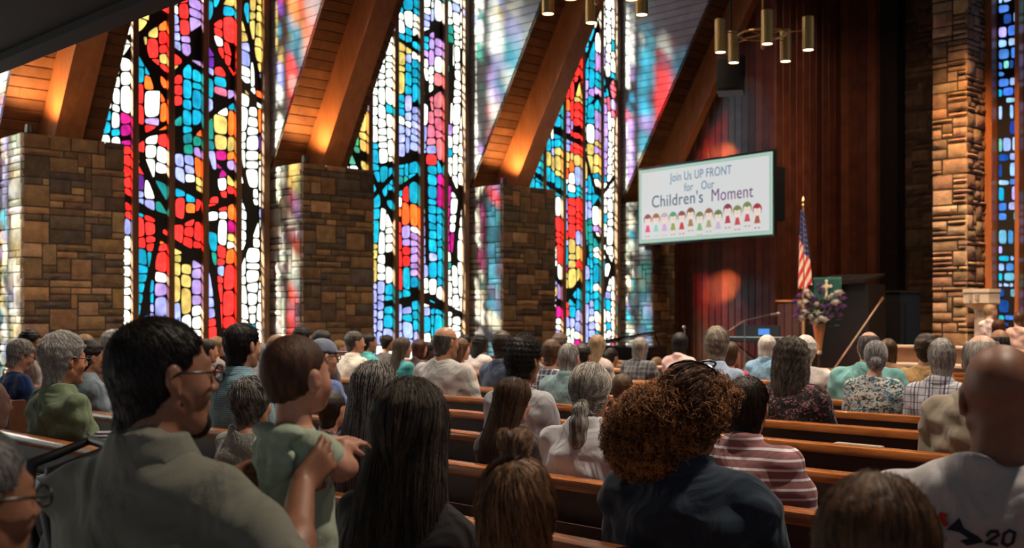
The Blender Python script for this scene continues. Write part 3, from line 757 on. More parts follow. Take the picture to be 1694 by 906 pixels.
dress = [(.75, .05, .22), (.25, .60, .55), (.55, .40, .65), (.30, .35, .10), (.55, .05, .05), (.35, .20, .05), (.20, .45, .20), (.40, .35, .15), (.55, .45, .6), (.45, .05, .08), (.55, .08, .08), (.55, .08, .12), (.40, .10, .05)]
def disc(b, x, z, r, y, mi, n=14, sx=1, a0=0, a1=2 * PI):
    vs = [(x + r * sx * math.cos(a0 + (a1 - a0) * i / n), y, z + r * math.sin(a0 + (a1 - a0) * i / n)) for i in range(n + 1)]
    b.add([(x, y, z)] + vs, [(0, i + 1, i + 2) for i in range(n)], mi=mi)
cm = [emis('cartoon_skin', (.80, .66, .58), 1), ink2]; b = MB()
for i, (hc, dc) in enumerate(zip(hairs, dress)):
    cm += [emis('cartoon_hair', hc, 1), emis('cartoon_dress', dc, 1)]; mh, md_ = 2 + 2 * i, 3 + 2 * i
    x = fx(.085 + .067 * i); base = H * (.12 if i not in (5, 9, 11) else .15) - (H * .03 if i in (6, 8) else 0); hr = H * .062; hz = base + H * .20
    disc(b, x, hz + .012, hr * 1.15, -.0095, mh); disc(b, x, hz - .018, hr * .92, -.0105, 0)
    disc(b, x, hz + .02, hr * 1.0, -.0112, mh, a0=.3, a1=PI - .3)
    b.add([(x - .035, -.010, hz - hr), (x + .035, -.010, hz - hr), (x + .075, -.010, base + H * .045), (x - .075, -.010, base + H * .045)], [(0, 1, 2, 3)], mi=md_)
    for s in (-1, 1):
        b.add([(x + s * .03, -.0100, base + H * .05), (x + s * .05, -.0100, base + H * .05), (x + s * .05, -.0100, base), (x + s * .03, -.0100, base)], [(0, 1, 2, 3)], mi=0)
        b.add([(x + s * .02, -.0103, base), (x + s * .065, -.0103, base), (x + s * .065, -.0103, base - .02), (x + s * .02, -.0103, base - .02)], [(0, 1, 2, 3)], mi=md_)
        b.add([(x + s * .04, -.0102, hz - hr - .02), (x + s * .05, -.0102, hz - hr), (x + s * .1, -.0102, base + H * .09), (x + s * .085, -.0102, base + H * .08)], [(0, 1, 2, 3)], mi=0)
        disc(b, x + s * .022, hz - .02, .007, -.0115, 1, 8)
b.build('cartoon_children', cm, root)

# ------------------------------------------------------------------ pendant lights
brass = plain('brushed_brass', (.55, .36, .14), .32, 1.0)
bulb_m = emis('lamp_glow', (1, .82, .62), 6)
def chandelier(cx, cyy, zc, label, angs, only=None):
    root = empty('chandelier', (cx, cyy, zc), 0, label, 'chandelier', 'brass cylinder chandeliers')
    b = MB(); b.tube([(0, 0, -.12), (0, 0, TOPZ - zc)], .010, 8); b.lathe([(.01, -.16), (.022, -.14), (.022, -.02), (.01, 0)], seg=12); b.build('stem', brass, root)
    b = MB(); n = 24; rr = .25
    b.tube([(rr * math.cos(2 * PI * i / n), rr * math.sin(2 * PI * i / n), 0) for i in range(n + 1)], .013, 8, caps=False)
    b.tube([(-rr, 0, 0), (rr, 0, 0)], .007, 6); b.tube([(0, -rr, 0), (0, rr, 0)], .007, 6); b.build('ring', brass, root)
    for a in angs:
        c_, s_ = math.cos(a), math.sin(a); r2 = .47
        b = MB(); b.tube([(c_ * rr, s_ * rr, 0), (c_ * r2, s_ * r2, 0)], .006, 6); b.build('arm', brass, root)
        b = MB(); b.lathe([(.052, .14), (.060, .13), (.060, -.21), (.054, -.21), (.052, -.15), (.010, -.14)], (c_ * r2, s_ * r2, 0), 22); o = auto_smooth(b.build('lamp_cylinder', brass, root))
        b = MB(); b.lathe([(.050, -.205), (.050, -.19)], (c_ * r2, s_ * r2, 0), 18); b.build('bulb', bulb_m, o)
        lamp('chandelier_lamp', 'SPOT', (cx + c_ * r2, cyy + s_ * r2, zc - .215), 90, (1, .72, .46), .05, to=(cx + c_ * r2, cyy + s_ * r2, 0), angle=115, blend=1)
def chand_at(px, t, zc, label, off):
    l = (px - 847) / 1920 * t; cx = -SY * t + CY * l; cy_ = CY * t + SY * l
    chandelier(cx, cy_, zc, label, [off + i * 2 * PI / 5 + YAW for i in range(5)])
chand_at(1262, 12.2, hgt(57, 12.2), 'brass chandelier with five downlight cylinders hanging before the dark panelling', R_(263))
chand_at(987, 10.9, EYE + 498 / 1920 * 11 + .21, 'brass chandelier cut by the top of the view, three glowing cylinders showing', R_(92))
for (x, y) in ((-5.0, 4.6), (-.8, 4.2), (-2.8, 8.6), (-8.0, 8.5), (-11.5, 6.5), (-10.5, 12.0), (-4.5, 12.5)):  # spots without fixtures, added to brighten hair and shoulders from above
    o_ = lamp('overhead_fill', 'SPOT', (x, y, 6.2), 950, (1, .80, .62), .10, to=(x, y - .8, 0), angle=120, blend=1)

# ------------------------------------------------------------------ hanging loudspeaker
x, t = at(1209, 15.0); zc = hgt(126, t)
root = empty('loudspeaker', (x, 15.0, zc), R_(30), 'black loudspeaker box hanging above the screen', 'loudspeaker')
b = MB(); b.prism([(-.17, .29), (.17, .25), (.14, -.29), (-.20, -.26)], 0, -.20, .20); b.build('cabinet', plain('speaker_black', (.012, .013, .016), .5), root)
b = MB(); b.box((-.18, -.215, -.23), (.18, -.19, .23), bev=.01); g_ = b.build('grille', plain('speaker_grille', (.008, .008, .010), .7, nscale=300), root)
b = MB(); b.tube([(0, 0, .2), (0, 0, TOPZ - zc)], .015, 8); b.box((-.22, -.02, -.05), (-.2, .02, .2)); b.box((.2, -.02, -.05), (.22, .02, .2)); b.box((-.22, -.02, .2), (.22, .02, .31)); b.build('bracket', black_m, root)

# ------------------------------------------------------------------ flag
def flag():
    Yf = 17.6; x, t = at(1329, Yf); root = empty('flag', (x, Yf, PLAT), 0, 'draped striped national flag with white stars on a tall wooden pole', 'flag')
    zt = hgt(325, t) - PLAT
    b = MB(); b.lathe([(.17, 0), (.17, .03), (.06, .06), (.03, .12), (.018, .14), (.018, .3)], seg=20); b.build('base', brass, root)
    b = MB(); b.tube([(0, 0, .1), (0, 0, zt - .16)], .014, 10); b.build('pole', woodmat('pole_wood', (.35, .20, .08), (.45, .27, .12), rough=.3), root)
    b = MB(); b.lathe([(.012, zt - .18), (.03, zt - .15), (.012, zt - .11), (.028, zt - .07), (.004, zt)], seg=10); b.build('finial', brass, root)
    # the cloth hangs from the pole in folds, its fly end falling
    top = hgt(345, t) - PLAT; bot = hgt(477, t) - PLAT; n, m = 46, 60; vs = []; fs = []; mi = []
    for j in range(m + 1):
        v = j / m; z = top + (bot - top) * v
        wd = .07 + .19 * min(1, v * 1.15) ** .8
        for i in range(n + 1):
            u = i / n; fold = math.sin(u * 13 + v * 1.2) * .045 * (.4 + v)
            vs.append((-.02 + (u - .35) * wd * 1.0 * (-1 if 0 else 1), fold - .02, z - .10 * abs(u - .3) * (1 - v * .2)))
    for j in range(m):
        for i in range(n):
            k = j * (n + 1) + i; fs.append((k, k + 1, k + n + 2, k + n + 1)); u, v = (i + .5) / n, (j + .5) / m
            # stripes run diagonally down the draped cloth; the star field is at the top
            if v < .50 - .28 * (1 - u) + .10:
                star = (i % 5 == 2) and (j % 4 == 1); mi.append(2 if star else 1)
            else:
                w_ = (u * 4.2 + (v) * 6.0); mi.append(0 if (w_ % 1.0) < .5 else 2)
    o = mesh_from('cloth', vs, fs, [plain('flag_red', (.62, .03, .03), .8), plain('flag_blue', (.02, .03, .12), .8), plain('flag_white', (.80, .70, .60), .8)], root, True, midx=mi)
    md = o.modifiers.new('thick', 'SOLIDIFY'); md.thickness = .004
flag()
lamp('flag_spot', 'SPOT', (-9.0, 14.5, 6.5), 500, (1, .66, .42), .1, to=(-10.6, 17.6, 2.5), angle=22, blend=.7)

# ------------------------------------------------------------------ pulpit, cloth, lamp console
x0, t0 = at(1347, 16.9); x1, t1 = at(1394, 16.9)
root = empty('pulpit', ((x0 + x1) / 2, 16.9, PLAT), 0, 'tall black pulpit with a sloping reading desk', 'pulpit')
w2 = (x1 - x0) / 2; zt = hgt(459, t0) - PLAT
navy_dark = plain('pulpit_black', (.004, .004, .004), .5)
b = MB(); b.prism([(-w2 - .18, 0), (w2 + .45, 0), (w2 + .42, zt - .12), (-w2 - .15, zt - .12)], 1, .05, .6); b.build('body', navy_dark, root)
b = MB(); b.prism([(-.02, zt - .05), (.62, zt + .06), (.62, zt + .02), (-.02, zt - .10)], 0, -w2 - .03, w2 + .40); b.build('reading_desk', navy_dark, root)
b = MB(); b.tube([(w2 - .05, .3, zt), (w2 + .0, .25, zt + .25), (w2 + .08, .1, zt + .32)], .007, 6); b.ball((w2 + .08, .08, zt + .33), .02); b.build('microphone', black_m, root)
# green cloth with a pale cross
croot = empty('altar_cloth', ((x0 + x1) / 2, 16.9, PLAT), 0, 'dark green cloth with a pale cross hanging over the pulpit front', 'cloth')
b = MB(); n = 14; zb_ = hgt(500, t0) - PLAT; vs = []; fs = []
for j in range(9):
    for i in range(n + 1):
        u = -w2 + 2 * w2 * i / n; z = zt + .0 - (zt - zb_) * j / 8; vs.append((u * (1 - .02 * j / 8), -.035 - .012 * math.sin(i * 1.3) * j / 8, z))
for j in range(8):
    for i in range(n): k = j * (n + 1) + i; fs.append((k, k + 1, k + n + 2, k + n + 1))
o = mesh_from('cloth_panel', vs, fs, plain('green_paraments', (.012, .085, .070), .75, nscale=150), croot, True); md = o.modifiers.new('thick', 'SOLIDIFY'); md.thickness = .008
b = MB(); zc = (zt + zb_) / 2 + .03
b.box((-.016, -.066, zc - .15), (.016, -.054, zc + .10)); b.box((-.075, -.066, zc + .01), (.075, -.054, zc + .045))
for (px_, pz_) in ((0, zc + .11), (-.08, zc + .027), (.08, zc + .027)): b.ball((px_, -.06, pz_), .028, sc=(1, .3, 1))
b.ball((0, -.06, zc + .027), .045, sc=(1, .25, 1)); b.build('cross_emblem', plain('cross_cream', (.70, .62, .42), .6), croot)

# black console right of the pulpit
x0, t0 = at(1406, 17.8); x1, t1 = at(1480, 17.8); zt = hgt(476, t1) - PLAT
root = empty('grand_piano', ((x0 + x1) / 2, 17.8, PLAT), 0, 'large black piano cabinet standing right of the pulpit', 'piano')
w2 = (x1 - x0) / 2; gloss = plain('piano_gloss', (.008, .008, .009), .25)
b = MB(); b.box((-w2, .2, .0), (w2, .9, zt - .08), bev=.01)
for i in range(7): b.box((-w2 + .35 + i * .09, .185, .2), (-w2 + .37 + i * .09, .2, zt - .25))
b.build('cabinet', gloss, root)
b = MB(); b.box((-w2 - .02, .17, zt - .08), (w2 + .02, .93, zt - .04), bev=.01); b.build('lid', gloss, root)
b = MB(); b.box((-w2 + .1, .02, .62), (w2 - .1, .22, .68)); b.build('keyboard_shelf', gloss, root)
# leaning pole
xa, ta = at(1459, 16.7); xb, tb = at(1397, 16.45)
za, zb_ = hgt(495, ta), hgt(585, tb)
root_m = MB(); pa, pb = Vector((xa, 16.7, za)), Vector((xb, 16.45, zb_)); pe = pb + (pb - pa).normalized() * ((pb.z - PLAT) / ((pa - pb).normalized().z))
root = empty('candle_lighter', tuple(pe), 0, 'long pale wooden pole leaning diagonally before the black piano', 'pole')
b = MB(); b.tube([(0, 0, 0), tuple(pa - pe)], .014, 10); b.build('shaft', plain('pale_wood', (.50, .38, .26), .45), root)
b = MB(); b.tube([tuple(pa - pe - (pa - pe).normalized() * .05), tuple(pa - pe + (pa - pe).normalized() * .04)], .020, 10); b.build('ferrule', brass, root)

# low chancel screen left of the pulpit
x0, t0 = at(1285, 18.2); x1, _ = at(1332, 18.2); zt = hgt(496, t0) - PLAT
root = empty('choir_screen', (x0, 18.2, PLAT), 0, 'low dark wooden partition with a lighter cap beside the flag', 'partition')
b = MB(); rdd = random.Random(3); b.box((0, .02, 0), (x1 - x0, .06, zt - .04), (.03, .012, .01)); planks(b, (0, 0.02, 0), (1, 0, 0), x1 - x0, zt - .04, (0, -1, 0), rdd, (.10, .035, .022)); b.build('panel', panel_m, root, cols=True)
b = MB(); b.box((-.02, -.03, zt - .04), (x1 - x0 + .02, .09, zt), bev=.008); b.build('cap_rail', pew_rail_m, root)

# ------------------------------------------------------------------ flowers on a stand
xf, tf = at(1355, 15.9)
root = empty('flower_stand', (xf, 15.9, PLAT), 0, 'tapering golden wooden stand carrying the flowers', 'stand')
zc = hgt(541, tf) - PLAT; zn = hgt(582, tf) - PLAT
b = MB(); b.lathe([(.085, zc + .05), (.090, zc), (.04, zn + .03), (.035, zn + .02)], seg=12); b.build('cone', plain('golden_wood', (.50, .24, .09), .35, nscale=10), root)
b = MB(); b.ball((0, 0, zn), .045); b.build('knob', plain('cream_knob', (.6, .5, .38), .4), root)
b = MB(); b.tube([(0, 0, .02), (0, 0, zn)], .018, 8); b.lathe([(.16, 0), (.16, .02), (.03, .05)], seg=18); b.build('pedestal', plain('dark_bronze', (.05, .02, .012), .4), root)
root = empty('flower_arrangement', (xf, 15.9, PLAT + zc + .05), 0, 'large round arrangement of white roses and purple blooms', 'flowers')
rf = random.Random(21)
def petals(b, c, r, mi, n=9):
    c = Vector(c)
    for ring, (rr, tilt, m) in enumerate(((1.0, .3, n), (.7, .8, n - 2), (.4, 1.2, n - 4))):
        for i in range(m):
            a = 2 * PI * i / m + ring; d = Vector((math.cos(a), math.sin(a), 0)); up = Vector((0, 0, 1)); tdir = Vector((-d.y, d.x, 0))
            p1 = c + d * r * rr * .45 + up * r * tilt * .3 ; p2 = c + d * r * rr + up * r * tilt * .65
            b.add([c - up * r * .2, p1 - tdir * r * .38, p2 - tdir * r * .22, p2 + up * r * .08 + d * r * .05, p2 + tdir * r * .22, p1 + tdir * r * .38], [(0, 1, 2, 3, 4, 5)], mi=mi)
    b.ball(c, r * .42, mi=mi, seg=6, rings=4)
wb, pb_, gb = MB(), MB(), MB()
wm, pm, gm = plain('white_petal', (.85, .82, .76), .6), plain('purple_petal', (.28, .14, .38), .6), plain('leaf_green', (.03, .07, .03), .6)
sz = tf / 1920
heads = [(-33, 26, 0), (-24, 12, 0), (-16, 20, 1), (-8, 34, 1), (-4, 12, 0), (6, 22, 1), (14, 36, 0), (24, 28, 0), (20, 40, 0), (28, 18, 1), (34, 8, 1), (-38, 6, 1), (-30, 40, 1), (-14, 40, 0), (0, 2, 0), (-8, -4, 0), (10, 0, 0), (-12, 4, 0), (-20, 46, 0), (4, 48, 1), (30, 44, 0), (38, 22, 1), (-40, 30, 1), (-28, 2, 0), (-2, 26, 0), (12, 12, 1), (20, 6, 1), (36, 36, 1), (-22, 30, 0), (16, 24, 1), (0, 58, 1), (-36, 16, 1)]
for (dx_, dz_, kk) in heads:
    for dd in (-.12, .12):
        r = rf.uniform(.055, .08) if kk == 0 else rf.uniform(.045, .065)
        c = (dx_ * sz * CY * 1.05 - dd * .7 + rf.uniform(-.02, .02), dx_ * sz * SY + dd + rf.uniform(-.03, .03), dz_ * sz + .05)
        wb = MB(); petals(wb, c, r, 0); wb.build('bloom', wm if kk == 0 else pm, root, True); gb.tube([(0, 0, 0), (c[0] * .6, c[1] * .6, c[2] * .5), c], .004, 4)
for i in range(90):
    a = rf.uniform(0, 2 * PI); r = rf.uniform(.1, .42); z = rf.uniform(-.06, .5); c = Vector((math.cos(a) * r * .8, math.sin(a) * r * .8, z)); d = c.normalized(); s_ = Vector((-d.y, d.x, .2)) * .02
    gb.add([c, c + d * .06 + s_, c + d * .14, c + d * .06 - s_], [(0, 1, 2, 3)])
gb.build('greenery', gm, root)

# ------------------------------------------------------------------ font, rail
xf, tf = at(1624, 16.4); zt = hgt(478, tf) - PLAT
root = empty('baptismal_font', (xf, 16.4, PLAT), 0, 'pale stone font with a flat eight-sided bowl on a column', 'font')
fm = plain('pale_stone', (.72, .56, .40), .6, nscale=20); r = .26
b = MB(); b.lathe([(r * .8, zt - .24), (r, zt - .20), (r, zt - .05), (r * 1.05, zt - .05), (r * 1.05, zt), (r * .8, zt), (r * .75, zt - .03)], seg=8); b.build('bowl', fm, root)
b = MB(); b.lathe([(r * .9, 0), (r * .9, .08), (r * .42, .14), (r * .40, zt - .3), (r * .8, zt - .24)], seg=8); b.build('column', fm, root)
b = MB(); b.box((-.07, -r * .93 - .012, zt - .165), (.07, -r * .93 + .02, zt - .075)); b.build('emblem', plain('font_emblem', (.40, .30, .22), .7), root)
xr0, tr0 = at(1456, 15.35); xr1, _ = at(1640, 15.35)
root = empty('communion_rail', (xr0, 15.35, 0), 0, 'beige communion rail with a padded top before the platform', 'rail')
zt = hgt(570, tr0); bm_ = plain('beige_panel', (.34, .20, .12), .6); bt_ = plain('beige_cap', (.72, .52, .36), .5)
b = MB(); b.box((0, .12, 0), (xr1 - xr0, .2, zt - .03)); b.build('panel', bm_, root)
b = MB(); b.box((-.03, .04, zt - .04), (xr1 - xr0, .26, zt), bev=.01); b.build('cap_rail', bt_, root)
z2 = hgt(598, tr0)
b = MB(); b.box((-.03, -.22, z2 - .06), (xr1 - xr0, .12, z2), bev=.015); b.box((0, .0, .0), (xr1 - xr0, .1, z2 - .06)); b.build('kneeler', bt_, root)

# ------------------------------------------------------------------ music equipment
def mic_stand(px, Y, pytop, boom, label, base=0.0):
    x, t = at(px, Y); z = hgt(pytop, t) - base
    root = empty('microphone_stand', (x, Y, base), 0, label, 'microphone stand', 'microphone stands by the instruments')
    b = MB()
    for a in (0, 2.1, 4.2): b.tube([(0, 0, .06), (.28 * math.cos(a), .28 * math.sin(a), .01)], .008, 6)
    b.build('tripod', black_m, root)
    b = MB(); b.tube([(0, 0, .05), (0, 0, z - .1)], .010, 8); b.tube([(-.35 * boom, -.1, z - .33), (0, 0, z - .1), (.45 * boom, .1, z)], .008, 6); b.build('boom', plain('stand_grey', (.12, .12, .12), .35), root)
    b = MB(); b.tube([(.45 * boom, .1, z), (.55 * boom, .12, z + .01)], [.018, .018], 8); b.ball((.58 * boom, .125, z + .015), .034); b.build('microphone', plain('mic_metal', (.35, .35, .35), .35, .8), root)
mic_stand(1232, 16.6, 520, 1, 'thin boom microphone stand before the panelled wall', PLAT)
mic_stand(1133, 15.0, 543, -.2, 'short microphone stand beside the last stone pier', 0)
x, t = at(1250, 17.4)
root = empty('keyboard', (x, 17.4, PLAT), R_(15), 'black stage keyboard on a stand with a small blue display', 'keyboard')
zk = hgt(566, t) - PLAT
b = MB(); b.box((-.62, -.18, zk), (.62, .18, zk + .09), bev=.012); b.box((-.4, .1, zk + .09), (.4, .14, zk + .3)); b.build('body', black_m, root)
b = MB()
for i in range(36): b.box((-.58 + i * .0325, -.17, zk + .09), (-.552 + i * .0325, -.03, zk + .10))
b.build('keys', plain('ivory_keys', (.5, .5, .48), .4), root)
b = MB(); b.box((.02, .09, zk + .13), (.22, .1, zk + .24)); b.build('display', emis('keyboard_display', (.1, .35, .9), .9), root)
b = MB()
for s in (-1, 1): b.tube([(-.45 * s, s * .12, 0), (.45 * s, s * .12, zk)], .014, 6)
for s in (-1, 1): b.tube([(.45 * s, s * .12, 0), (-.45 * s, s * .12, zk)], .014, 6)
b.build('stand', black_m, root)
# grand piano beside the far windows
x, t = at(1033, 14.3 + .9)
root = empty('grand_piano', (x, 15.4, 0), R_(20), 'black grand piano with raised lid beside the far stained glass', 'piano')
b = MB(); prof = [(-.6, -.75), (.6, -.75), (.6, .1), (.5, .4), (.3, .55), (.0, .62), (-.4, .62), (-.6, .5)]
b.prism(prof, 2, .68, .98); b.box((-.6, -.95, .68), (.6, -.74, .74)); b.build('case', gloss, root)
b = MB(); P = [(u, v) for (u, v) in prof]; c_, s_ = math.cos(R_(10)), math.sin(R_(10))
vs = [(-.6 + (u + .6) * c_, v, 1.0 + (u + .6) * s_) for (u, v) in P] + [(-.6 + (u + .6) * c_, v, 1.03 + (u + .6) * s_) for (u, v) in P]
n = len(P); b.add(vs, [tuple(range(n)), tuple(range(n, 2 * n))[::-1]] + [(i, n + i, n + (i + 1) % n, (i + 1) % n) for i in range(n)]); b.build('lid', gloss, root)
b = MB(); b.tube([(.5, 0, .98), (.42, 0, 1.0 + 1.0 * s_)], .012, 6); b.build('lid_prop', gloss, root)
for (lx, ly) in ((-.55, -.6), (.55, -.6), (0, .6)):
    b = MB(); b.lathe([(.05, 0), (.035, .06), (.05, .3), (.07, .68)], (lx, ly, 0), 12); b.build('leg', gloss, root)
for (y_) in (3.8, 8.0, 12.2, 16.4):
    lamp('pier_face_fill', 'SPOT', (-9.5, y_ + 1.2, 7.2), 520, (1, .68, .42), .2, to=(-15, y_ + 2.6, 1.8), angle=62, blend=1)  # added spots, warm fill for the nave faces of the piers
lamp('flower_fill', 'SPOT', (-7.6, 12.6, 6.0), 700, (1, .86, .72), .12, to=(-9.6, 15.9, 1.9), angle=22, blend=.8)  # added spot, only there to whiten the blooms
lamp('alcove_fill', 'SPOT', (-9.5, 16.5, 8.5), 500, (1, .62, .40), .3, to=(-12.4, 20.6, 3.5), angle=70, blend=1)  # added spot that lifts the alcove planks out of black
lamp('font_fill', 'SPOT', (-5.4, 13.4, 6.4), 900, (1, .80, .62), .15, to=(-6.7, 16.2, 1.2), angle=34, blend=.8)  # added spot that brightens the font and the children
# lights of the chancel
lamp('pier_washer', 'SPOT', (-7.3, 15.4, 7.8), 2200, (1, .50, .20), .15, to=(-8.2, 18.2, 2.2), angle=55, blend=.8)
lamp('panel_washer', 'SPOT', (-12.6, 17.8, 4.6), 1300, (1, .42, .14), .03, to=(at(1197, 19.2)[0], 19.2, hgt(234, 21)), angle=24, blend=1)
lamp('panel_washer', 'SPOT', (-12.6, 17.9, 2.6), 1000, (1, .42, .14), .03, to=(at(1197, 19.2)[0], 19.2, hgt(470, 21)), angle=24, blend=1)
lamp('chancel_light', 'SPOT', (-7.2, 13.6, 8.5), 2600, (1, .80, .62), .2, to=(-9.0, 16.5, .6), angle=60, blend=.8)

# ------------------------------------------------------------------ smooth bodies grown from a distance field
class Field:
    def __init__(s, lo, hi, h):
        s.lo = np.array(lo, float); s.h = h; n = np.ceil((np.array(hi, float) - s.lo) / h).astype(int) + 2
        s.ax = [(s.lo[i] + h * np.arange(n[i])).astype(np.float32) for i in range(3)]; s.F = np.full(tuple(n), .2, np.float32)
    def sl(s, lo, hi):
        r = []
        for i in range(3):
            a = max(0, int(np.floor((lo[i] - s.lo[i]) / s.h))); c = min(s.F.shape[i], int(np.ceil((hi[i] - s.lo[i]) / s.h)) + 1)
            if c <= a: return None
            r.append(slice(a, c))
        return tuple(r)
    def put(s, fn, lo, hi, k=.0, op='u', T=None):
        lo = np.array(lo, float); hi = np.array(hi, float)
        if T is not None:
            C, R, sc = T; cs = np.array([[(lo, hi)[a][0], (lo, hi)[b][1], (lo, hi)[c][2]] for a in (0, 1) for b in (0, 1) for c in (0, 1)])
            w = cs @ R.T * sc + C; lo, hi = w.min(0), w.max(0)
        m = k + 2 * s.h; q = s.sl(lo - m, hi + m)
        if q is None: return
        x = s.ax[0][q[0]][:, None, None]; y = s.ax[1][q[1]][None, :, None]; z = s.ax[2][q[2]][None, None, :]
        if T is not None:
            C, R, sc = T; X, Y, Z = x - C[0], y - C[1], z - C[2]; Ri = R.T / sc
            x, y, z = (Ri[0, 0] * X + Ri[0, 1] * Y + Ri[0, 2] * Z), (Ri[1, 0] * X + Ri[1, 1] * Y + Ri[1, 2] * Z), (Ri[2, 0] * X + Ri[2, 1] * Y + Ri[2, 2] * Z)
            d = fn(x, y, z) * sc
        else: d = fn(x, y, z)
        A = s.F[q]
        if op == 'u':
            if k > 0: hh = np.maximum(k - np.abs(A - d), 0) / k; s.F[q] = np.minimum(A, d) - hh * hh * k / 4
            else: s.F[q] = np.minimum(A, d)
        else:
            d = -d
            if k > 0: hh = np.maximum(k - np.abs(A - d), 0) / k; s.F[q] = np.maximum(A, d) + hh * hh * k / 4
            else: s.F[q] = np.maximum(A, d)
    def ell(s, c, r, k=.02, op='u', T=None):
        c = np.array(c, float); r = np.array(r, float)
        def fn(x, y, z):
            X, Y, Z = (x - c[0]), (y - c[1]), (z - c[2])
            k0 = np.sqrt((X / r[0]) ** 2 + (Y / r[1]) ** 2 + (Z / r[2]) ** 2) + 1e-6; k1 = np.sqrt((X / r[0] ** 2) ** 2 + (Y / r[1] ** 2) ** 2 + (Z / r[2] ** 2) ** 2) + 1e-6
            return k0 * (k0 - 1) / k1
        s.put(fn, c - r, c + r, k, op, T)
    def cap(s, a, b, ra, rb=None, k=.02, op='u', T=None):
        rb = ra if rb is None else rb; a = np.array(a, float); b = np.array(b, float); ab = b - a; L = float(ab @ ab) + 1e-9
        def fn(x, y, z):
            X, Y, Z = x - a[0], y - a[1], z - a[2]; t = np.clip((X * ab[0] + Y * ab[1] + Z * ab[2]) / L, 0, 1)
            return np.sqrt((X - t * ab[0]) ** 2 + (Y - t * ab[1]) ** 2 + (Z - t * ab[2]) ** 2) - (ra + (rb - ra) * t)
        m = max(ra, rb); s.put(fn, np.minimum(a, b) - m, np.maximum(a, b) + m, k, op, T)
    def loft(s, rows, k=.03, off=0, p=2.4, T=None, op='u'):
        r = np.array(rows, float)
        def fn(x, y, z):
            zz = np.clip(z, r[0, 0], r[-1, 0]); cx = np.interp(zz, r[:, 0], r[:, 1]); cy = np.interp(zz, r[:, 0], r[:, 2]); w = np.interp(zz, r[:, 0], r[:, 3]) + off; d = np.interp(zz, r[:, 0], r[:, 4]) + off
            q = (np.abs((x - cx) / w) ** p + np.abs((y - cy) / d) ** p) ** (1 / p)
            e = (q - 1) * np.minimum(w, d)
            return np.maximum(e, np.maximum(z - r[-1, 0] - off, r[0, 0] - off - z)).astype(np.float32)
        m = r[:, 3].max() + off, r[:, 4].max() + off
        s.put(fn, (r[:, 1].min() - m[0], r[:, 2].min() - m[1], r[0, 0] - off), (r[:, 1].max() + m[0], r[:, 2].max() + m[1], r[-1, 0] + off), k, op, T)
    def mesh(s):
        F = s.F; F[0] = F[-1] = .1; F[:, 0] = F[:, -1] = .1; F[:, :, 0] = F[:, :, -1] = .1
        S = F < 0; n = np.array(F.shape)
        c = np.zeros(tuple(n - 1), np.int8)
        for i in (0, 1):
            for j in (0, 1):
                for k in (0, 1): c += S[i:n[0] - 1 + i, j:n[1] - 1 + j, k:n[2] - 1 + k]
        act = (c > 0) & (c < 8); I, J, K = np.nonzero(act); idx = np.full(c.shape, -1, np.int32); idx[I, J, K] = np.arange(len(I))
        pos = np.zeros((len(I), 3)); cnt = np.zeros(len(I))
        cor = [(i, j, k) for i in (0, 1) for j in (0, 1) for k in (0, 1)]
        for a in cor:
            for ax in range(3):
                if a[ax]: continue
                b_ = list(a); b_[ax] = 1
                fa = F[I + a[0], J + a[1], K + a[2]]; fb = F[I + b_[0], J + b_[1], K + b_[2]]
                m = (fa < 0) != (fb < 0); t = np.where(m, fa / np.where(m, fa - fb, 1), 0)
                p = np.array(a, float)[None] + t[:, None] * (np.array(b_) - np.array(a))[None]; pos += p * m[:, None]; cnt += m
        pos /= np.maximum(cnt, 1)[:, None]; V = s.lo + (np.stack([I, J, K], 1) + pos) * s.h
        Q = []
        for ax in range(3):
            o = [q for q in range(3) if q != ax]
            a = [slice(1, n[q] - 1) for q in range(3)]; a[ax] = slice(0, n[ax] - 1); b_ = list(a); b_[ax] = slice(1, n[ax])
            A, B = S[tuple(a)], S[tuple(b_)]; m = A != B; P = np.stack(np.nonzero(m), 1); A = A[m]
            P[:, o[0]] += 1; P[:, o[1]] += 1
            def cell(d0, d1):
                q = P.copy(); q[:, o[0]] += d0; q[:, o[1]] += d1; return idx[q[:, 0], q[:, 1], q[:, 2]]
            f = np.stack([cell(-1, -1), cell(0, -1), cell(0, 0), cell(-1, 0)], 1)
            fl = A if ax != 1 else ~A
            f[~fl] = f[~fl][:, ::-1]; Q.append(f)
        return V.astype(np.float32), np.concatenate(Q).astype(np.int32)
    def sample(s, P):
        q = np.clip(((P - s.lo) / s.h), 0, np.array(s.F.shape) - 1.001); i = q.astype(int); f = q - i
        r = 0
        for a in (0, 1):
            for b_ in (0, 1):
                for c in (0, 1):
                    w = (f[:, 0] if a else 1 - f[:, 0]) * (f[:, 1] if b_ else 1 - f[:, 1]) * (f[:, 2] if c else 1 - f[:, 2]); r = r + w * s.F[i[:, 0] + a, i[:, 1] + b_, i[:, 2] + c]
        return r
    def grad(s, P):
        e = s.h; g = np.stack([s.sample(P + d) - s.sample(P - d) for d in np.eye(3) * e], 1); return g / (np.linalg.norm(g, axis=1, keepdims=True) + 1e-9)

def rotm(yaw=0, pitch=0, roll=0):   # yaw turns to the wearer's left, pitch nods down
    cy, sy = math.cos(yaw), math.sin(yaw); cp, sp = math.cos(-pitch), math.sin(-pitch); cr, sr = math.cos(roll), math.sin(roll)
    Rz = np.array([[cy, -sy, 0], [sy, cy, 0], [0, 0, 1]]); Rx = np.array([[1, 0, 0], [0, cp, -sp], [0, sp, cp]]); Ry = np.array([[cr, 0, sr], [0, 1, 0], [-sr, 0, cr]])
    return Rz @ Rx @ Ry

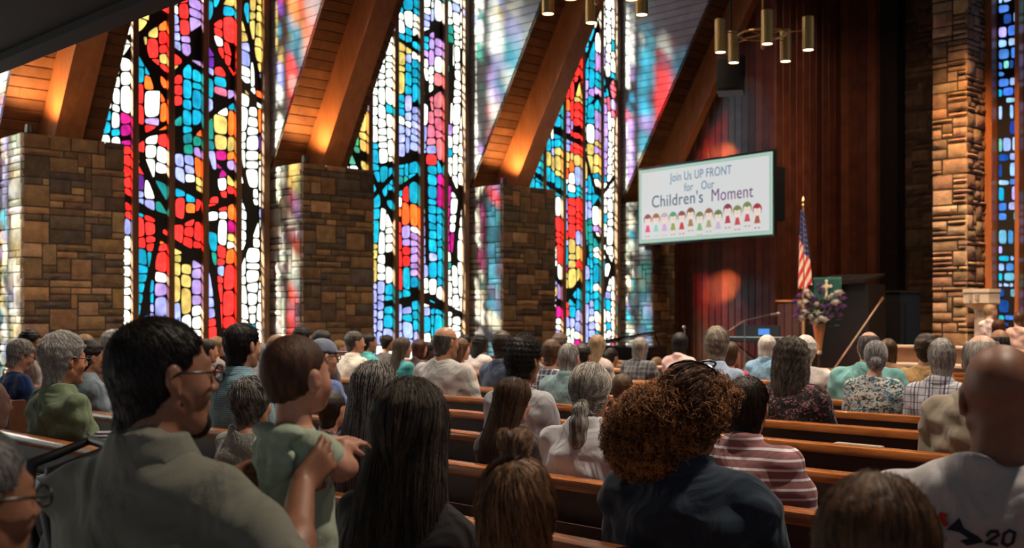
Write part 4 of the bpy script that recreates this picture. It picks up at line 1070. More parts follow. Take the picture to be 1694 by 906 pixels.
def head(F, T, fem=False, child=0):
    f = .92 if fem else 1.0; wj = .9 if fem else 1.0
    cz = 1 + .06 * child
    F.ell((0, -.014, .028), (.076 * cz, .098, .088 * cz), .01, T=T)
    F.ell((0, .026, -.030), (.061 * (1 + .1 * child), .064, .076 * (1 - .1 * child)), .03, T=T)
    F.cap((-.014 * f, .064 - .004 * child, -.094 + .018 * child), (.014 * f, .064 - .004 * child, -.094 + .018 * child), .021 * f, k=.03, T=T)
    for s in (-1, 1):
        F.cap((s * .050 * wj, -.004, -.052), (s * .022, .052, -.095 + .015 * child), .020 * wj, .015, .028, T=T)
        F.ell((s * .036, .060, -.030), (.025 + .006 * child, .024, .026 + .004 * child), .02, T=T)
    F.cap((-.028, .080, .026), (.028, .080, .026), .010 if not fem else .007, k=.016, T=T)
    for s in (-1, 1): F.ell((s * .031, .103, .006), (.017, .016, .012), .014, op='s', T=T)
    for s in (-1, 1): F.ell((s * .031, .081, .005), (.0125, .0125, .0115), .004, T=T)
    F.cap((0, .088, .012), (0, .108 - .008 * child, -.024), .0065, .0115, .012, T=T)
    for s in (-1, 1): F.ell((s * .010, .099 - .006 * child, -.029), (.009, .010, .008), .006, T=T)
    F.cap((-.017, .087, -.057), (.017, .087, -.057), .007, k=.008, T=T); F.cap((-.014, .084, -.068), (.014, .084, -.068), .0078, k=.008, T=T)
    for s in (-1, 1):
        F.ell((s * .079, -.010, -.002), (.009, .017, .029), .006, T=T); F.ell((s * .090, -.006, .002), (.006, .009, .015), .006, op='s', T=T)
        F.ell((s * .078, -.002, -.030), (.007, .009, .010), .006, T=T)

HL_Z = np.array([-.12, -.09, -.05, -.02, .01, .03, .055, .075, .095, .13])
HL_Y = np.array([-.055, -.042, -.022, -.008, .012, .036, .056, .084, .13, .2])
def smn(a, b, k):
    h_ = np.maximum(k - np.abs(a - b), 0) / k; return np.minimum(a, b) - h_ * h_ * k / 4
def hairfn(c, r, lowz=-.088, yoff=0, amp=0, freq=120, ear=True, crown=0, seed=0, fring=0):
    c = np.array(c); r = np.array(r)
    def fn(x, y, z):
        X, Y, Z = (x - c[0]), (y - c[1]), (z - c[2])
        k0 = np.sqrt((X / r[0]) ** 2 + (Y / r[1]) ** 2 + (Z / r[2]) ** 2) + 1e-6; k1 = np.sqrt((X / r[0] ** 2) ** 2 + (Y / r[1] ** 2) ** 2 + (Z / r[2] ** 2) ** 2) + 1e-6
        d = k0 * (k0 - 1) / k1
        nk_t = np.clip((z + .03) / -.11, 0, 1)
        if lowz > -.13 and lowz < 0: d = smn(d, np.sqrt(x ** 2 + (y + .030 + .012 * nk_t) ** 2 + np.maximum(-.14 - z, 0) ** 2 + np.maximum(z + .03, 0) ** 2) - .0600, .05)
        if amp: d = d + amp * (np.sin(freq * x + 1.3 * seed + 8 * np.sin(30 * z)) * np.sin(freq * .8 * y + seed) + .6 * np.sin(freq * 1.1 * z + 9 * x + seed * 2))
        g = (y - yoff - np.interp(z, HL_Z, HL_Y) + .004 * np.sin(210 * z + seed) + .003 * np.sin(330 * z + 40 * x)) * .7; lz = lowz + .45 * np.maximum(np.abs(x) - .025, 0) + .004 * np.sin(240 * x + seed)
        d = np.maximum(d, g); d = np.maximum(d, (lz - z) * .8)
        if ear:
            for s in (-1, 1): d = np.maximum(d, .025 - np.sqrt((x - s * .086) ** 2 + (y + .002) ** 2 + ((z + .006) * .8) ** 2))
        if crown:
            d = np.maximum(d, crown - np.sqrt((x / 1.0) ** 2 + ((y - .02) / 1.5) ** 2 + ((z - .115) / .8) ** 2))
        return d.astype(np.float32)
    return fn

def hair(F, T, style, seed=0):
    Z = lambda fn, lo=(-.16, -.2, -.16), hi=(.16, .16, .2), k=.0: F.put(fn, lo, hi, k, T=T)
    if style == 'short': Z(hairfn((0, -.018, .034), (.083, .106, .093), -.120, amp=.0012, freq=170, seed=seed))
    elif style == 'buzz': Z(hairfn((0, -.015, .030), (.0785, .1015, .0905), -.124, seed=seed))
    elif style == 'thick': Z(hairfn((0, -.018, .040), (.087, .112, .102), -.118, amp=.0022, freq=130, seed=seed))
    elif style == 'spiky': Z(hairfn((0, -.016, .042), (.086, .109, .104), -.106, yoff=.01, amp=.005, freq=210, seed=seed))
    elif style == 'balding': Z(hairfn((0, -.018, .030), (.082, .104, .089), -.104, crown=.078, amp=.0008, freq=150, seed=seed))
    elif style == 'ring': Z(hairfn((0, -.016, .028), (.079, .102, .088), -.102, crown=.112, seed=seed))
    elif style == 'fluffy':
        Z(hairfn((0, -.026, .036), (.100, .124, .108), -.105, yoff=.004, amp=.0035, freq=95, ear=False, seed=seed))
    elif style == 'bob':
        Z(hairfn((0, -.020, .030), (.092, .112, .100), -.135, yoff=.004, amp=.0012, freq=140, ear=False, seed=seed))
        F.loft([(-.15, 0, -.040, .080, .055), (-.08, 0, -.036, .092, .070), (.0, 0, -.028, .093, .085), (.05, 0, -.02, .085, .09)], .02, T=T, p=2.2)
        F.ell((0, .085, -.045), (.066, .075, .085), .02, op='s', T=T)
    elif style in ('long', 'longthin'):
        Z(hairfn((0, -.020, .032), (.088, .110, .098), -.14, yoff=.004, amp=.001, freq=150, ear=False, seed=seed))
        L = -.46 if style == 'long' else -.36
        F.loft([(L, 0, -.118, .060, .018), (L + .06, 0, -.118, .085, .032), (-.24, 0, -.108, .098, .045), (-.14, 0, -.080, .094, .055), (-.05, 0, -.050, .094, .075), (.03, 0, -.028, .089, .090), (.06, 0, -.02, .08, .09)], .02, T=T, p=2.2)
        F.ell((0, .080, -.05), (.064, .085, .095), .02, op='s', T=T)
    elif style == 'bun':
        Z(hairfn((0, -.018, .033), (.082, .106, .093), -.085, ear=False, seed=seed)); F.ell((0, -.120, -.030), (.033, .030, .033), .012, T=T)
    elif style == 'pony':
        Z(hairfn((0, -.020, .032), (.088, .112, .098), -.095, ear=False, amp=.0008, freq=150, seed=seed))
        pts = [(0, -.108, -.045), (0, -.140, -.075), (-.004, -.148, -.13), (-.012, -.142, -.20), (-.016, -.130, -.25)]; rr = [.018, .030, .040, .038, .018]
        for i in range(4): F.cap(pts[i], pts[i + 1], rr[i], rr[i + 1], .015, T=T)
    elif style == 'halfup':
        Z(hairfn((0, -.024, .038), (.094, .120, .106), -.14, yoff=.004, amp=.0022, freq=90, ear=False, seed=seed))
        F.loft([(-.52, 0, -.112, .080, .020), (-.44, 0, -.116, .112, .038), (-.28, 0, -.112, .118, .052), (-.14, 0, -.086, .104, .060), (-.05, 0, -.050, .098, .078), (.03, 0, -.028, .093, .095)], .02, T=T, p=2.1)
        F.ell((0, -.132, -.005), (.030, .020, .045), .02, T=T)
        F.ell((0, .085, -.05), (.060, .085, .095), .02, op='s', T=T)
    elif style == 'curly':
        Z(hairfn((0, -.022, .034), (.096, .120, .104), -.13, yoff=.006, amp=.006, freq=120, ear=False, seed=seed))
        F.loft([(-.24, 0, -.085, .062, .040), (-.18, 0, -.080, .090, .058), (-.08, 0, -.055, .100, .08), (.0, 0, -.035, .098, .095)], .02, T=T, p=2.1)
        F.ell((0, .085, -.05), (.062, .080, .09), .02, op='s', T=T)
    elif style == 'curlypony':       # big loose curls gathered behind the head and falling to one side
        Z(hairfn((0, -.018, .036), (.088, .110, .100), -.095, yoff=.006, amp=.003, freq=90, ear=False, seed=seed))
        for (c, r) in (((-.080, -.095, -.005), (.080, .070, .070)), ((-.140, -.075, -.040), (.070, .065, .065)), ((-.130, -.080, -.105), (.065, .060, .058)), ((-.075, -.095, -.085), (.060, .052, .060)), ((-.165, -.070, -.075), (.045, .045, .05))):
            F.ell(c, r, .03, T=T)
        F.ell((.070, .030, .045), (.042, .055, .036), .02, T=T)
    elif style == 'topknot':
        Z(hairfn((0, -.018, .034), (.084, .106, .096), -.10, yoff=-.004, amp=.0012, freq=110, ear=False, seed=seed))
        F.ell((0, -.030, .150), (.036, .034, .034), .020, T=T); F.ell((.018, -.020, .168), (.020, .022, .018), .012, T=T); F.ell((-.022, -.036, .166), (.018, .020, .020), .012, T=T)
        F.loft([(-.085, 0, -.052, .066, .040), (-.04, 0, -.042, .080, .058), (.02, 0, -.03, .084, .08)], .02, T=T, p=2.1)
    elif style == 'bunhigh':
        Z(hairfn((0, -.018, .036), (.088, .112, .10), -.09, ear=False, amp=.002, freq=120, seed=seed)); F.ell((0, -.095, .075), (.05, .045, .045), .02, T=T)

def strands(F, n, T, mode, seg=12, step=.010, rad=.0008, seed=0, zmin=-.09, ymax=.09, curl=0, sprout=.003):
    rs = np.random.RandomState(seed); V, _ = F.mesh(); C, R, sc = T
    L = (V - C) @ R / sc
    ok = np.where((L[:, 2] > zmin) & (L[:, 1] < ymax))[0]
    if len(ok) == 0: return np.zeros((0, 3)), np.zeros((0, 4), int), np.zeros(0)
    P = V[rs.choice(ok, n)].astype(float) + rs.normal(0, F.h * .5, (n, 3)); path = [P.copy()]
    Ls = (P - C) @ R / sc; cmask = np.ones(n)
    if mode == 'rand': cmask = np.clip((-Ls[:, 0] - .02 - Ls[:, 1] * .3 - Ls[:, 2] * .45) / .05, 0.0, 1); cmask = np.maximum(cmask, (Ls[:, 0] > .075) * .8)
    crown = C + R @ np.array([0, -.05, .10]) * sc; back = C + R @ np.array([0, -.13, -.045]) * sc
    wig = rs.uniform(0, 6.28, n); prev = None; Rax = R
    for i in range(seg):
        g = F.grad(P)
        if mode == 'down': d = np.array([0, 0, -1.0]) * sc + (P - crown) * np.array([3.2, 3.2, 0]) + (Rax @ np.array([0, -.35, 0]))[None]
        elif mode == 'back': d = back - P; d = d / (np.linalg.norm(d, axis=1, keepdims=True) + 1e-6)
        elif mode == 'whorl':
            v = P - crown; d = v / (np.linalg.norm(v, axis=1, keepdims=True) + 1e-6) + (Rax @ np.array([.15, .25, 0]))[None] + np.array([0, 0, -.3])
        else: db = C + R @ np.array([-.08, -.12, -.03]) * sc - P; db /= np.linalg.norm(db, axis=1, keepdims=True) + 1e-6; d = db * (1 - cmask)[:, None] * 1.5 + rs.normal(0, .9, (n, 3)) * cmask[:, None]
        d = d + rs.normal(0, .10, (n, 3)); d = d - g * np.sum(d * g, 1, keepdims=True) * (.85); d /= np.linalg.norm(d, axis=1, keepdims=True) + 1e-9
        if prev is not None: d = .6 * d + .4 * prev; d /= np.linalg.norm(d, axis=1, keepdims=True) + 1e-9
        prev = d; P = P + d * step
        f = F.sample(P); lift = sprout * (.3 + (i / seg)) * (1 + .6 * np.sin(wig)); P = P - g * (f - lift)[:, None]
        if curl:
            t = i * 1.15 + wig; s1 = np.cross(g, d); A_ = curl * (.35 + .65 * (i / seg)) * (.08 + .92 * cmask); path.append(P + A_[:, None] * (np.cos(t)[:, None] * s1 + (np.sin(t)[:, None] * .8 + .3) * g))
        else: path.append(P.copy())
    path = np.array(path)                       # seg+1, n, 3
    tn = rs.uniform(0, 1, n)
    if mode == 'rand': tn = tn * (.25 + .75 * cmask)
    tone = np.repeat(tn, (seg + 1) * 3)
    tg = np.gradient(path, axis=0); tg /= np.linalg.norm(tg, axis=2, keepdims=True) + 1e-9
    a = np.cross(tg, np.array([.3, .5, .8])); a /= np.linalg.norm(a, axis=2, keepdims=True) + 1e-9; b_ = np.cross(tg, a)
    rr = rad * np.linspace(1, .35, seg + 1)[:, None, None] * np.ones((1, n, 1))
    ring = np.stack([path + rr * (a * math.cos(q) + b_ * math.sin(q)) for q in (0, 2.094, 4.188)], 2)   # seg+1, n, 3(ring), 3
    ring = ring.transpose(1, 0, 2, 3).reshape(-1, 3)
    base = (np.arange(n) * (seg + 1) * 3)[:, None, None] + (np.arange(seg) * 3)[None, :, None]; j = np.arange(3)[None, None, :]; k = (j + 1) % 3
    Fq = np.stack([base + j, base + k, base + 3 + k, base + 3 + j], -1).reshape(-1, 4)
    return ring, Fq, tone

def hairmat(name, c1, c2, rough=.5):
    key = ('hair', tuple(c1), tuple(c2))
    if key in MATS: return MATS[key]
    m, nt, b = newmat(name); setin(b, rough=rough, spec=.35)
    a = N(nt, 'ShaderNodeAttribute', attribute_name='tone'); n = N(nt, 'ShaderNodeTexNoise', i_Scale=38.0, i_Detail=4.0)
    nt.links.new(coords(nt, (1.6, 1.6, .30)), n.inputs['Vector'])
    ad = N(nt, 'ShaderNodeMath', operation='ADD'); nt.links.new(a.outputs['Fac'], ad.inputs[0])
    sub = N(nt, 'ShaderNodeMath', operation='MULTIPLY_ADD'); sub.inputs[1].default_value = 1.3; sub.inputs[2].default_value = -.65; nt.links.new(n.outputs['Fac'], sub.inputs[0]); nt.links.new(sub.outputs[0], ad.inputs[1])
    r = ramp(nt, [(.30, c1), (1.05, c2)] if False else [(.28, c1), (.58, tuple(p_ * .45 + q_ * .5 for p_, q_ in zip(c1, c2))), (.85, c2)]); nt.links.new(ad.outputs[0], r.inputs['Fac']); nt.links.new(r.outputs['Color'], b.inputs['Base Color'])
    n2 = N(nt, 'ShaderNodeTexNoise', i_Scale=120.0, i_Detail=3.0); nt.links.new(coords(nt, (1.6, 1.6, .22)), n2.inputs['Vector']); bump(nt, b, n2.outputs['Fac'], .6, .004)
    MATS[key] = m; return m

def skinmat(c):
    key = ('skin', tuple(c))
    if key in MATS: return MATS[key]
    m, nt, b = newmat('skin'); setin(b, rough=.48, spec=.4)
    n = N(nt, 'ShaderNodeTexNoise', i_Scale=28.0, i_Detail=4.0); nt.links.new(coords(nt), n.inputs['Vector'])
    r = ramp(nt, [(.3, tuple(v * .85 for v in c)), (.75, tuple(min(1, v * 1.1) for v in c))]); nt.links.new(n.outputs['Fac'], r.inputs['Fac']); nt.links.new(r.outputs['Color'], b.inputs['Base Color'])
    try: setin(b, sss=.06); b.inputs['Subsurface Radius'].default_value = (.01, .004, .002)
    except Exception: pass
    n2 = N(nt, 'ShaderNodeTexNoise', i_Scale=260.0, i_Detail=2.0); nt.links.new(coords(nt), n2.inputs['Vector']); bump(nt, b, n2.outputs['Fac'], .15, .001)
    MATS[key] = m; return m
SK = {'l': (.52, .27, .18), 'm': (.40, .20, .12), 't': (.28, .13, .075), 'd': (.10, .045, .028), 'p': (.60, .34, .25)}

def fabric(kind, c1, c2=(1, 1, 1), c3=(.1, .1, .1)):
    key = ('fab', kind, tuple(c1), tuple(c2), tuple(c3))
    if key in MATS: return MATS[key]
    m, nt, b = newmat('fabric_' + kind); setin(b, rough=.85, spec=.2, sheen=.15)
    def bands(scale, rot, lo, hi):
        w = N(nt, 'ShaderNodeTexWave', wave_type='BANDS', bands_direction='Z'); w.inputs['Scale'].default_value = scale; w.inputs['Distortion'].default_value = .25; w.inputs['Detail'].default_value = 1
        nt.links.new(coords(nt, rot=rot), w.inputs['Vector']); r = ramp(nt, [(lo, (0, 0, 0)), (hi, (1, 1, 1))]); nt.links.new(w.outputs['Fac'], r.inputs['Fac']); return r.outputs['Color']
    def mix(f, a, c):
        mx = N(nt, 'ShaderNodeMix', data_type='RGBA')
        if isinstance(f, float): mx.inputs['Factor'].default_value = f
        else: nt.links.new(f, mx.inputs['Factor'])
        for s_, v in ((6, a), (7, c)):
            if isinstance(v, tuple): mx.inputs[s_].default_value = (*v[:3], 1)
            else: nt.links.new(v, mx.inputs[s_])
        return mx.outputs[2]
    col = None
    if kind == 'stripe': col = mix(bands(9.0, (0, 0, 0), .80, .90), c1, c2)
    elif kind == 'finestripe': col = mix(bands(26.0, (0, 0, 0), .5, .7), c1, c2)
    elif kind == 'plaid':
        col = mix(bands(6.5, (0, 0, 0), .92, .99), c1, c2); col = mix(bands(6.5, (0, PI / 2, 0), .92, .99), col, c2); col = mix(bands(3.2, (0, PI / 2, 0), .96, .995), col, c3)
    elif kind == 'floral':
        v = N(nt, 'ShaderNodeTexVoronoi', feature='F1'); v.inputs['Scale'].default_value = 22; cd = coords(nt, (1, 1, 1.6)); nz = N(nt, 'ShaderNodeTexNoise', i_Scale=18.0); nt.links.new(cd, nz.inputs['Vector'])
        nt.links.new(nz.outputs['Color'], v.inputs['Vector']); v.inputs['Scale'].default_value = 9
        sp = N(nt, 'ShaderNodeSeparateColor'); nt.links.new(v.outputs['Color'], sp.inputs[0]); r = ramp(nt, [(.0, c1), (.45, c1), (.5, c2), (.7, c2), (.75, c3)]); r.color_ramp.interpolation = 'CONSTANT'; nt.links.new(sp.outputs[0], r.inputs['Fac']); col = r.outputs['Color']
    if col is None: b.inputs['Base Color'].default_value = (*c1[:3], 1)
    else: nt.links.new(col, b.inputs['Base Color'])
    n1 = N(nt, 'ShaderNodeTexNoise', i_Scale=(4.2 if kind != 'knit' else 28.0), i_Detail=2.5, i_Distortion=1.2); nt.links.new(coords(nt, (1.4, 1.4, .9), (.4, .6, 0)), n1.inputs['Vector'])
    n2 = N(nt, 'ShaderNodeTexNoise', i_Scale=420.0, i_Detail=1.0); nt.links.new(coords(nt), n2.inputs['Vector'])
    ad = N(nt, 'ShaderNodeMath', operation='MULTIPLY_ADD'); ad.inputs[1].default_value = .03; nt.links.new(n2.outputs['Fac'], ad.inputs[0]); nt.links.new(n1.outputs['Fac'], ad.inputs[2])
    bump(nt, b, ad.outputs[0], .85, .055 if kind != 'knit' else .012)
    MATS[key] = m; return m

TORSO = np.array([  # z above seat, half width, half depth, centre y
    (.02, .172, .130, .000), (.10, .180, .135, .005), (.22, .168, .128, .010), (.34, .172, .124, .004), (.43, .182, .118, -.006), (.49, .186, .108, -.014), (.535, .168, .092, -.020), (.57, .120, .074, -.026), (.60, .075, .060, -.028), (.625, .058, .054, -.026)])
def V3(*a): return np.array(a, float)

def hand(F, W, d, n, side, s=1.0, curl=.5, fist=False, k=.008):
    """W wrist, d pointing direction, n palm normal (the way the fingers close), side +1 thumb on cross(d,n)"""
    W = V3(*W); d = V3(*d); d /= np.linalg.norm(d); n = V3(*n); n -= d * (n @ d); n /= np.linalg.norm(n); u = np.cross(d, n) * side
    P = lambda a, b_, c: W + (d * a + u * b_ + n * c) * s
    for q in (-.026, -.009, .009, .026): F.cap(P(.01, q * .75, 0), P(.078, q, .0), .0135 * s, .0115 * s, .012)
    for q, L in ((-.029, .062), (-.0095, .078), (.0105, .082), (.030, .072)):
        q_ = -q if False else q; p = P(.080, q, .0); ang = curl * .55
        for sg, ln in enumerate((.46, .32, .22)):
            a = ang + curl * .75 * sg; nd = d * math.cos(a) + n * math.sin(a); p2 = p + nd * L * ln * 1.15 * s
            F.cap(p, p2, (.0098 - .0010 * sg) * s, (.0090 - .0012 * sg) * s, .003); p = p2
    p = P(.022, .030, .006); p1 = P(.050, .056, .020 + .012 * curl); p2 = P(.078, .060 - .012 * curl, .034 + .018 * curl)
    F.cap(p, p1, .0135 * s, .0110 * s, .010); F.cap(p1, p2, .0105 * s, .0085 * s, .004)

PEOPLE_LABELS = set()
def person(px, ytop, row, label, hairs='short', hc=((.02, .012, .008), (.06, .035, .02)), skin='l', shirt=('plain', (.3, .3, .3)), fem=False, sleeve='short', collar=False,
           h=.014, hy=0., yaw=0., pitch=.04, dY=0., Y=None, wide=1.0, size=1.0, glasses=False, cat='person', arms=None, nstr=0, smode='whorl', standing=None, knee=.42, child=0, group='congregation seated in the pews',
           extra=None, beard=None, base=0., stroll=.0, lean=0., seg=10, step=.009, rad=.0008, curl=0, trous=(.05, .05, .06), name='person', sprout=.003, capc=None, hs=None, hx=0., bow=0.):
    Yp = (rowY(row) + .225 + .13 * (wide - 1) + dY) if Y is None else Y
    X, t = at(px, Yp); Htop = hgt(ytop, t)
    hairpad = {'short': .010, 'thick': .022, 'spiky': .022, 'fluffy': .024, 'bob': .014, 'long': .012, 'longthin': .012, 'pony': .012, 'halfup': .022, 'curly': .022, 'curlypony': .016, 'topknot': .0, 'bunhigh': .018, 'ring': 0, 'balding': .004, 'buzz': .004}.get(hairs, .005)
    SEAT = .455 + base
    if standing is not None: SEAT = standing + .44 * (Htop - standing); base = standing; stroll = 1
    s = (Htop - hairpad - SEAT) / .885
    if child: s = max(s, .3)
    hsz = hs if hs else min(max(s, .90), 1.10) * size * (.93 if fem else 1.0)
    if child and not hs: hsz = .86 * size
    ww = wide * (.90 if fem else 1.0) * min(max(s, .85), 1.08) * size
    u = lambda z: SEAT + z * s
    top = Htop - hairpad
    hcz = top - .116 * hsz                           # head centre
    hcy = .025 + lean + bow
    aim = math.atan2(-(-9.5 - X), 16.5 - Yp) if Yp < 14 else 0.
    if yaw == 0. and hy < 90: yaw = .35 * aim; hy = hy + .55 * aim
    root = empty(name, (X, Yp, 0), yaw, label, cat, group)
    R = rotm(hy, pitch); C = V3(hx, hcy, hcz); T = (C, R, hsz)
    ntop = C + R @ V3(0, -.030, -.060) * hsz
    if label in PEOPLE_LABELS: print('DUP LABEL', label)
    PEOPLE_LABELS.add(label)
    ns = (hcz - .150 * hsz - u(0))                    # height of the neck base over the seat
    zs = ns / .60
    tor = TORSO.copy(); tor[:, 0] *= zs; tor[:, 1] *= ww; tor[:, 2] *= (.95 + .5 * (wide - 1)) * min(ww, 1.1); shift = lean * np.clip(tor[:, 0] / ns, 0, 1)
    if fem: tor[3:6, 2] += .012
    rows = [(SEAT + a, 0, cy_ + sh, w, d) for (a, w, d, cy_), sh in zip(tor, shift)]
    shz = SEAT + .530 * zs
    A = {}
    for sd in (-1, 1):
        S = V3(sd * .168 * ww, -.015 + lean * .9, shz); E = V3(sd * .215 * ww, .05 + lean * .5, shz - .27 * min(s, 1.05)); Wr = V3(sd * .10, .25, SEAT + .19); D = V3(-sd * .5, .8, -.25); Nn = V3(-sd * .3, -.2, -1); cu = .5
        if arms and sd in arms:
            q = arms[sd]; E, Wr, D, Nn, cu = V3(*q[0]), V3(*q[1]), V3(*q[2]), V3(*q[3]), q[4]
        A[sd] = (S, E, Wr, D, Nn, cu)
    xs = [abs(v[0]) for q in A.values() for v in q[:3]]; ym = max(v[1] for q in A.values() for v in q[:3]); 
    lo = (-max(xs) - .16, -.30 + min(0, lean), base); hi = (max(xs) + .16, max(.62, ym + .22), top + .05)
    F = Field(lo, hi, h)
    F.loft(rows, .02, off=-.014)
    head(F, T, fem, child)
    F.cap(ntop, (0, -.022 + lean, u(0) + ns - .02), (.056 if not fem else .047) * hsz, (.060 if not fem else .050) * hsz, .03)
    for sd in (-1, 1):
        S, E, Wr, D, Nn, cu = A[sd]; q = .9 if fem else 1.0; q *= min(1, s + .05) * (1 if wide < 1.1 else 1.1)
        F.cap(S, E, .050 * q, .040 * q, .02); F.cap(E, E + (Wr - E) * .35, .040 * q, .040 * q, .02); F.cap(E + (Wr - E) * .3, Wr, .040 * q, .026 * q, .02)
        hand(F, Wr, D, Nn, -sd, .95 * q * min(1, hsz), cu)
    if not stroll:
        kz, az = (.535, .10)
        for sd in (-1, 1):
            F.cap((sd * .09 * ww, .03, u(0) + .10), (sd * .11, knee, base + kz), .066, .050, .03); F.cap((sd * .11, knee + .02, base + kz), (sd * .11, knee + .02, base + az), .048, .036, .02); F.cap((sd * .11, knee, base + .05), (sd * .11, knee + .14, base + .04), .038, .030, .02)
    if standing is not None:
        for sd in (-1, 1): F.cap((sd * .06, 0, SEAT + .05), (sd * .065, .01, base + .05), .05, .03, .02); F.cap((sd * .065, 0, base + .035), (sd * .065, .11, base + .03), .03, .024, .01)
    V, Q = F.mesh(); mesh_from('body', V, Q, skinmat(SK.get(skin, skin) if isinstance(skin, str) else skin), root, True)
    # shirt
    G = Field(lo, hi, h); fold = lambda amp: amp
    G.loft(rows, .03, off=.004)
    for sd in (-1, 1):
        S, E, Wr, D, Nn, cu = A[sd]; q = (.92 if fem else 1.0) * min(1, s + .05) * (1 if wide < 1.1 else 1.12)
        G.cap(V3(0, -.030 + lean, SEAT + ns + .005), S + V3(-sd * .03, 0, .020), .050 * hsz, .042 * q, .03)
        if sleeve == 'none': continue
        if sleeve == 'short': M = S + (E - S) * .80; G.cap(S, M, .062 * q, .064 * q, .045)
        else:
            G.cap(S, E, .060 * q, .050 * q, .045); G.cap(E, E + (Wr - E) * .93, .050 * q, .036 * q, .02)
    cut = V3(0, -.020 + lean, SEAT + ns + .050)
    if not collar:
        G.ell(cut + V3(0, .03, .0), (.085 * hsz * (1.2 if fem else 1), .095 * hsz, .065 if not fem else .09), .02, op='s')
    else:
        K = Field((cut[0] - .16, cut[1] - .16, cut[2] - .14), (.16, cut[1] + .18, cut[2] + .03), min(h, .008)); K.loft([(cut[2] - .085, 0, cut[1] + .012, .112 * hsz, .108 * hsz), (cut[2] - .055, 0, cut[1] + .008, .094 * hsz, .092 * hsz), (cut[2] - .018, 0, cut[1] + .004, .076 * hsz, .075 * hsz), (cut[2] - .006, 0, cut[1] + .004, .070 * hsz, .070 * hsz)], 0, p=2.0)
        K.put(lambda x, y, z: (-(z - (cut[2] - .060) - (cut[1] + .03 - y) * .10 - .0 * x)).astype(np.float32) * -1 * -1 if False else ((z - (cut[2] - .066 + (y - cut[1]) * -.12))).astype(np.float32), (-.2, cut[1] - .2, cut[2] - .2), (.2, cut[1] + .2, cut[2] + .1), 0, 's')
        V, Q = K.mesh(); mesh_from('collar', V, Q, fabric(*shirt), root, True)
        G.loft([(cut[2] - .10, 0, cut[1] + .012, .105 * hsz, .100 * hsz), (cut[2] - .05, 0, cut[1] + .01, .080 * hsz, .080 * hsz), (cut[2] - .012, 0, cut[1] + .006, .071 * hsz, .070 * hsz)], .02, p=2.0)
    # soft folds
    sh_ = (np.sin(G.ax[0][:, None, None] * 31 + G.ax[2][None, None, :] * 24 + px) * np.sin(G.ax[1][None, :, None] * 14 - G.ax[2][None, None, :] * 37 + px * .7) + .7 * np.sin(G.ax[0][:, None, None] * -23 + G.ax[2][None, None, :] * 41 + px * .3))
    G.F += ((.0040 if h > .0095 else .0072) * sh_).astype(np.float32)
    V, Q = G.mesh(); mesh_from('shirt' if not fem else 'top', V, Q, fabric(*shirt), root, True)
    if not stroll:
        P_ = Field(lo, (hi[0], hi[1], u(.2)), max(h, .012))
        P_.ell((0, .02, u(0) + .115), (.19 * ww, .15, .100), .03)
        for sd in (-1, 1): P_.cap((sd * .09 * ww, .03, u(0) + .100), (sd * .11, knee, base + .535), .080, .062, .03); P_.cap((sd * .11, knee + .02, base + .53), (sd * .11, knee + .02, base + .10), .062, .052, .02)
        V, Q = P_.mesh(); mesh_from('trousers', V, Q, plain('trouser_cloth', trous, .85, nscale=12, nstr=.5, ndist=.02), root, True)
    if standing is not None:
        P_ = Field(lo, (hi[0], hi[1], SEAT + .12), .012); P_.ell((0, 0, SEAT + .04), (.13 * ww, .10, .10), .03)
        for sd in (-1, 1): P_.cap((sd * .06, 0, SEAT + .02), (sd * .065, .01, base + .12), .068, .048, .02)
        V, Q = P_.mesh(); mesh_from('trousers', V, Q, plain('trouser_cloth', trous, .85, nscale=12, nstr=.5, ndist=.02), root, True)
    # hair
    if hairs != 'bald':
        hh = min(h, .009); hl = C - .30; hl[2] = C[2] - .62 * hsz if hairs in ('long', 'longthin', 'halfup') else C[2] - .30; Hf = Field(hl, C + .30, hh)
        hair(Hf, T, hairs, px * .1)
        V, Q = Hf.mesh(); tone = np.full(len(V), .35)
        if nstr:
            sv, sf, st = strands(Hf, nstr, T, smode, seg=seg, step=step * hsz, rad=rad, seed=abs(int(px)), curl=curl, zmin=-.10 if hairs not in ('curlypony', 'topknot', 'curly') else -.3, sprout=sprout)
            Q = np.concatenate([Q, sf + len(V)]); V = np.concatenate([V, sv]); tone = np.concatenate([tone, st])
        mesh_from('hair', V, Q, hairmat('hair', *hc), root, True, tone=tone)
    if beard:
        Bf = Field(C - .16, C + .16, min(h, .007)); Bf.ell((0, .068, -.098), (.034, .032, .032), .01, T=T); Bf.cap((-.058, .005, -.050), (-.02, .062, -.088), .014, .018, .015, T=T); Bf.cap((.058, .005, -.050), (.02, .062, -.088), .014, .018, .015, T=T)
        V, Q = Bf.mesh(); mesh_from('beard', V, Q, hairmat('beard', *beard), root, True, tone=np.full(len(V), .3))
    if glasses:
        b = MB(); W_ = lambda x, y, z: tuple(C + R @ V3(x, y, z) * hsz)
        for sd in (-1, 1):
            n = 14; b.tube([W_(sd * .033 + .023 * math.cos(2 * PI * i / n), .105, .004 + .017 * math.sin(2 * PI * i / n)) for i in range(n + 1)], .0026, 6, caps=False)
            b.tube([W_(sd * .056, .104, .008), W_(sd * .076, .085, .009), W_(sd * .083, .0, .010), W_(sd * .084, -.018, -.002)], .0030, 6)
        b.tube([W_(-.010, .106, .008), W_(.010, .106, .008)], .0018, 6); b.build('glasses', plain('glasses_black', (.01, .01, .012), .25), root, True)
    if capc:
        Cf = Field(C - .22, C + .24, .008 if h < .012 else .010); Cf.put(hairfn((0, -.010, .040), (.086, .108, .092), .012, yoff=.03, ear=False), (-.14, -.16, 0), (.14, .16, .16), 0, T=T)
        Cf.ell((0, .105, .040), (.070, .075, .009), .01, T=T)
        V, Q = Cf.mesh(); mesh_from('cap', V, Q, fabric('plain', capc), root, True)
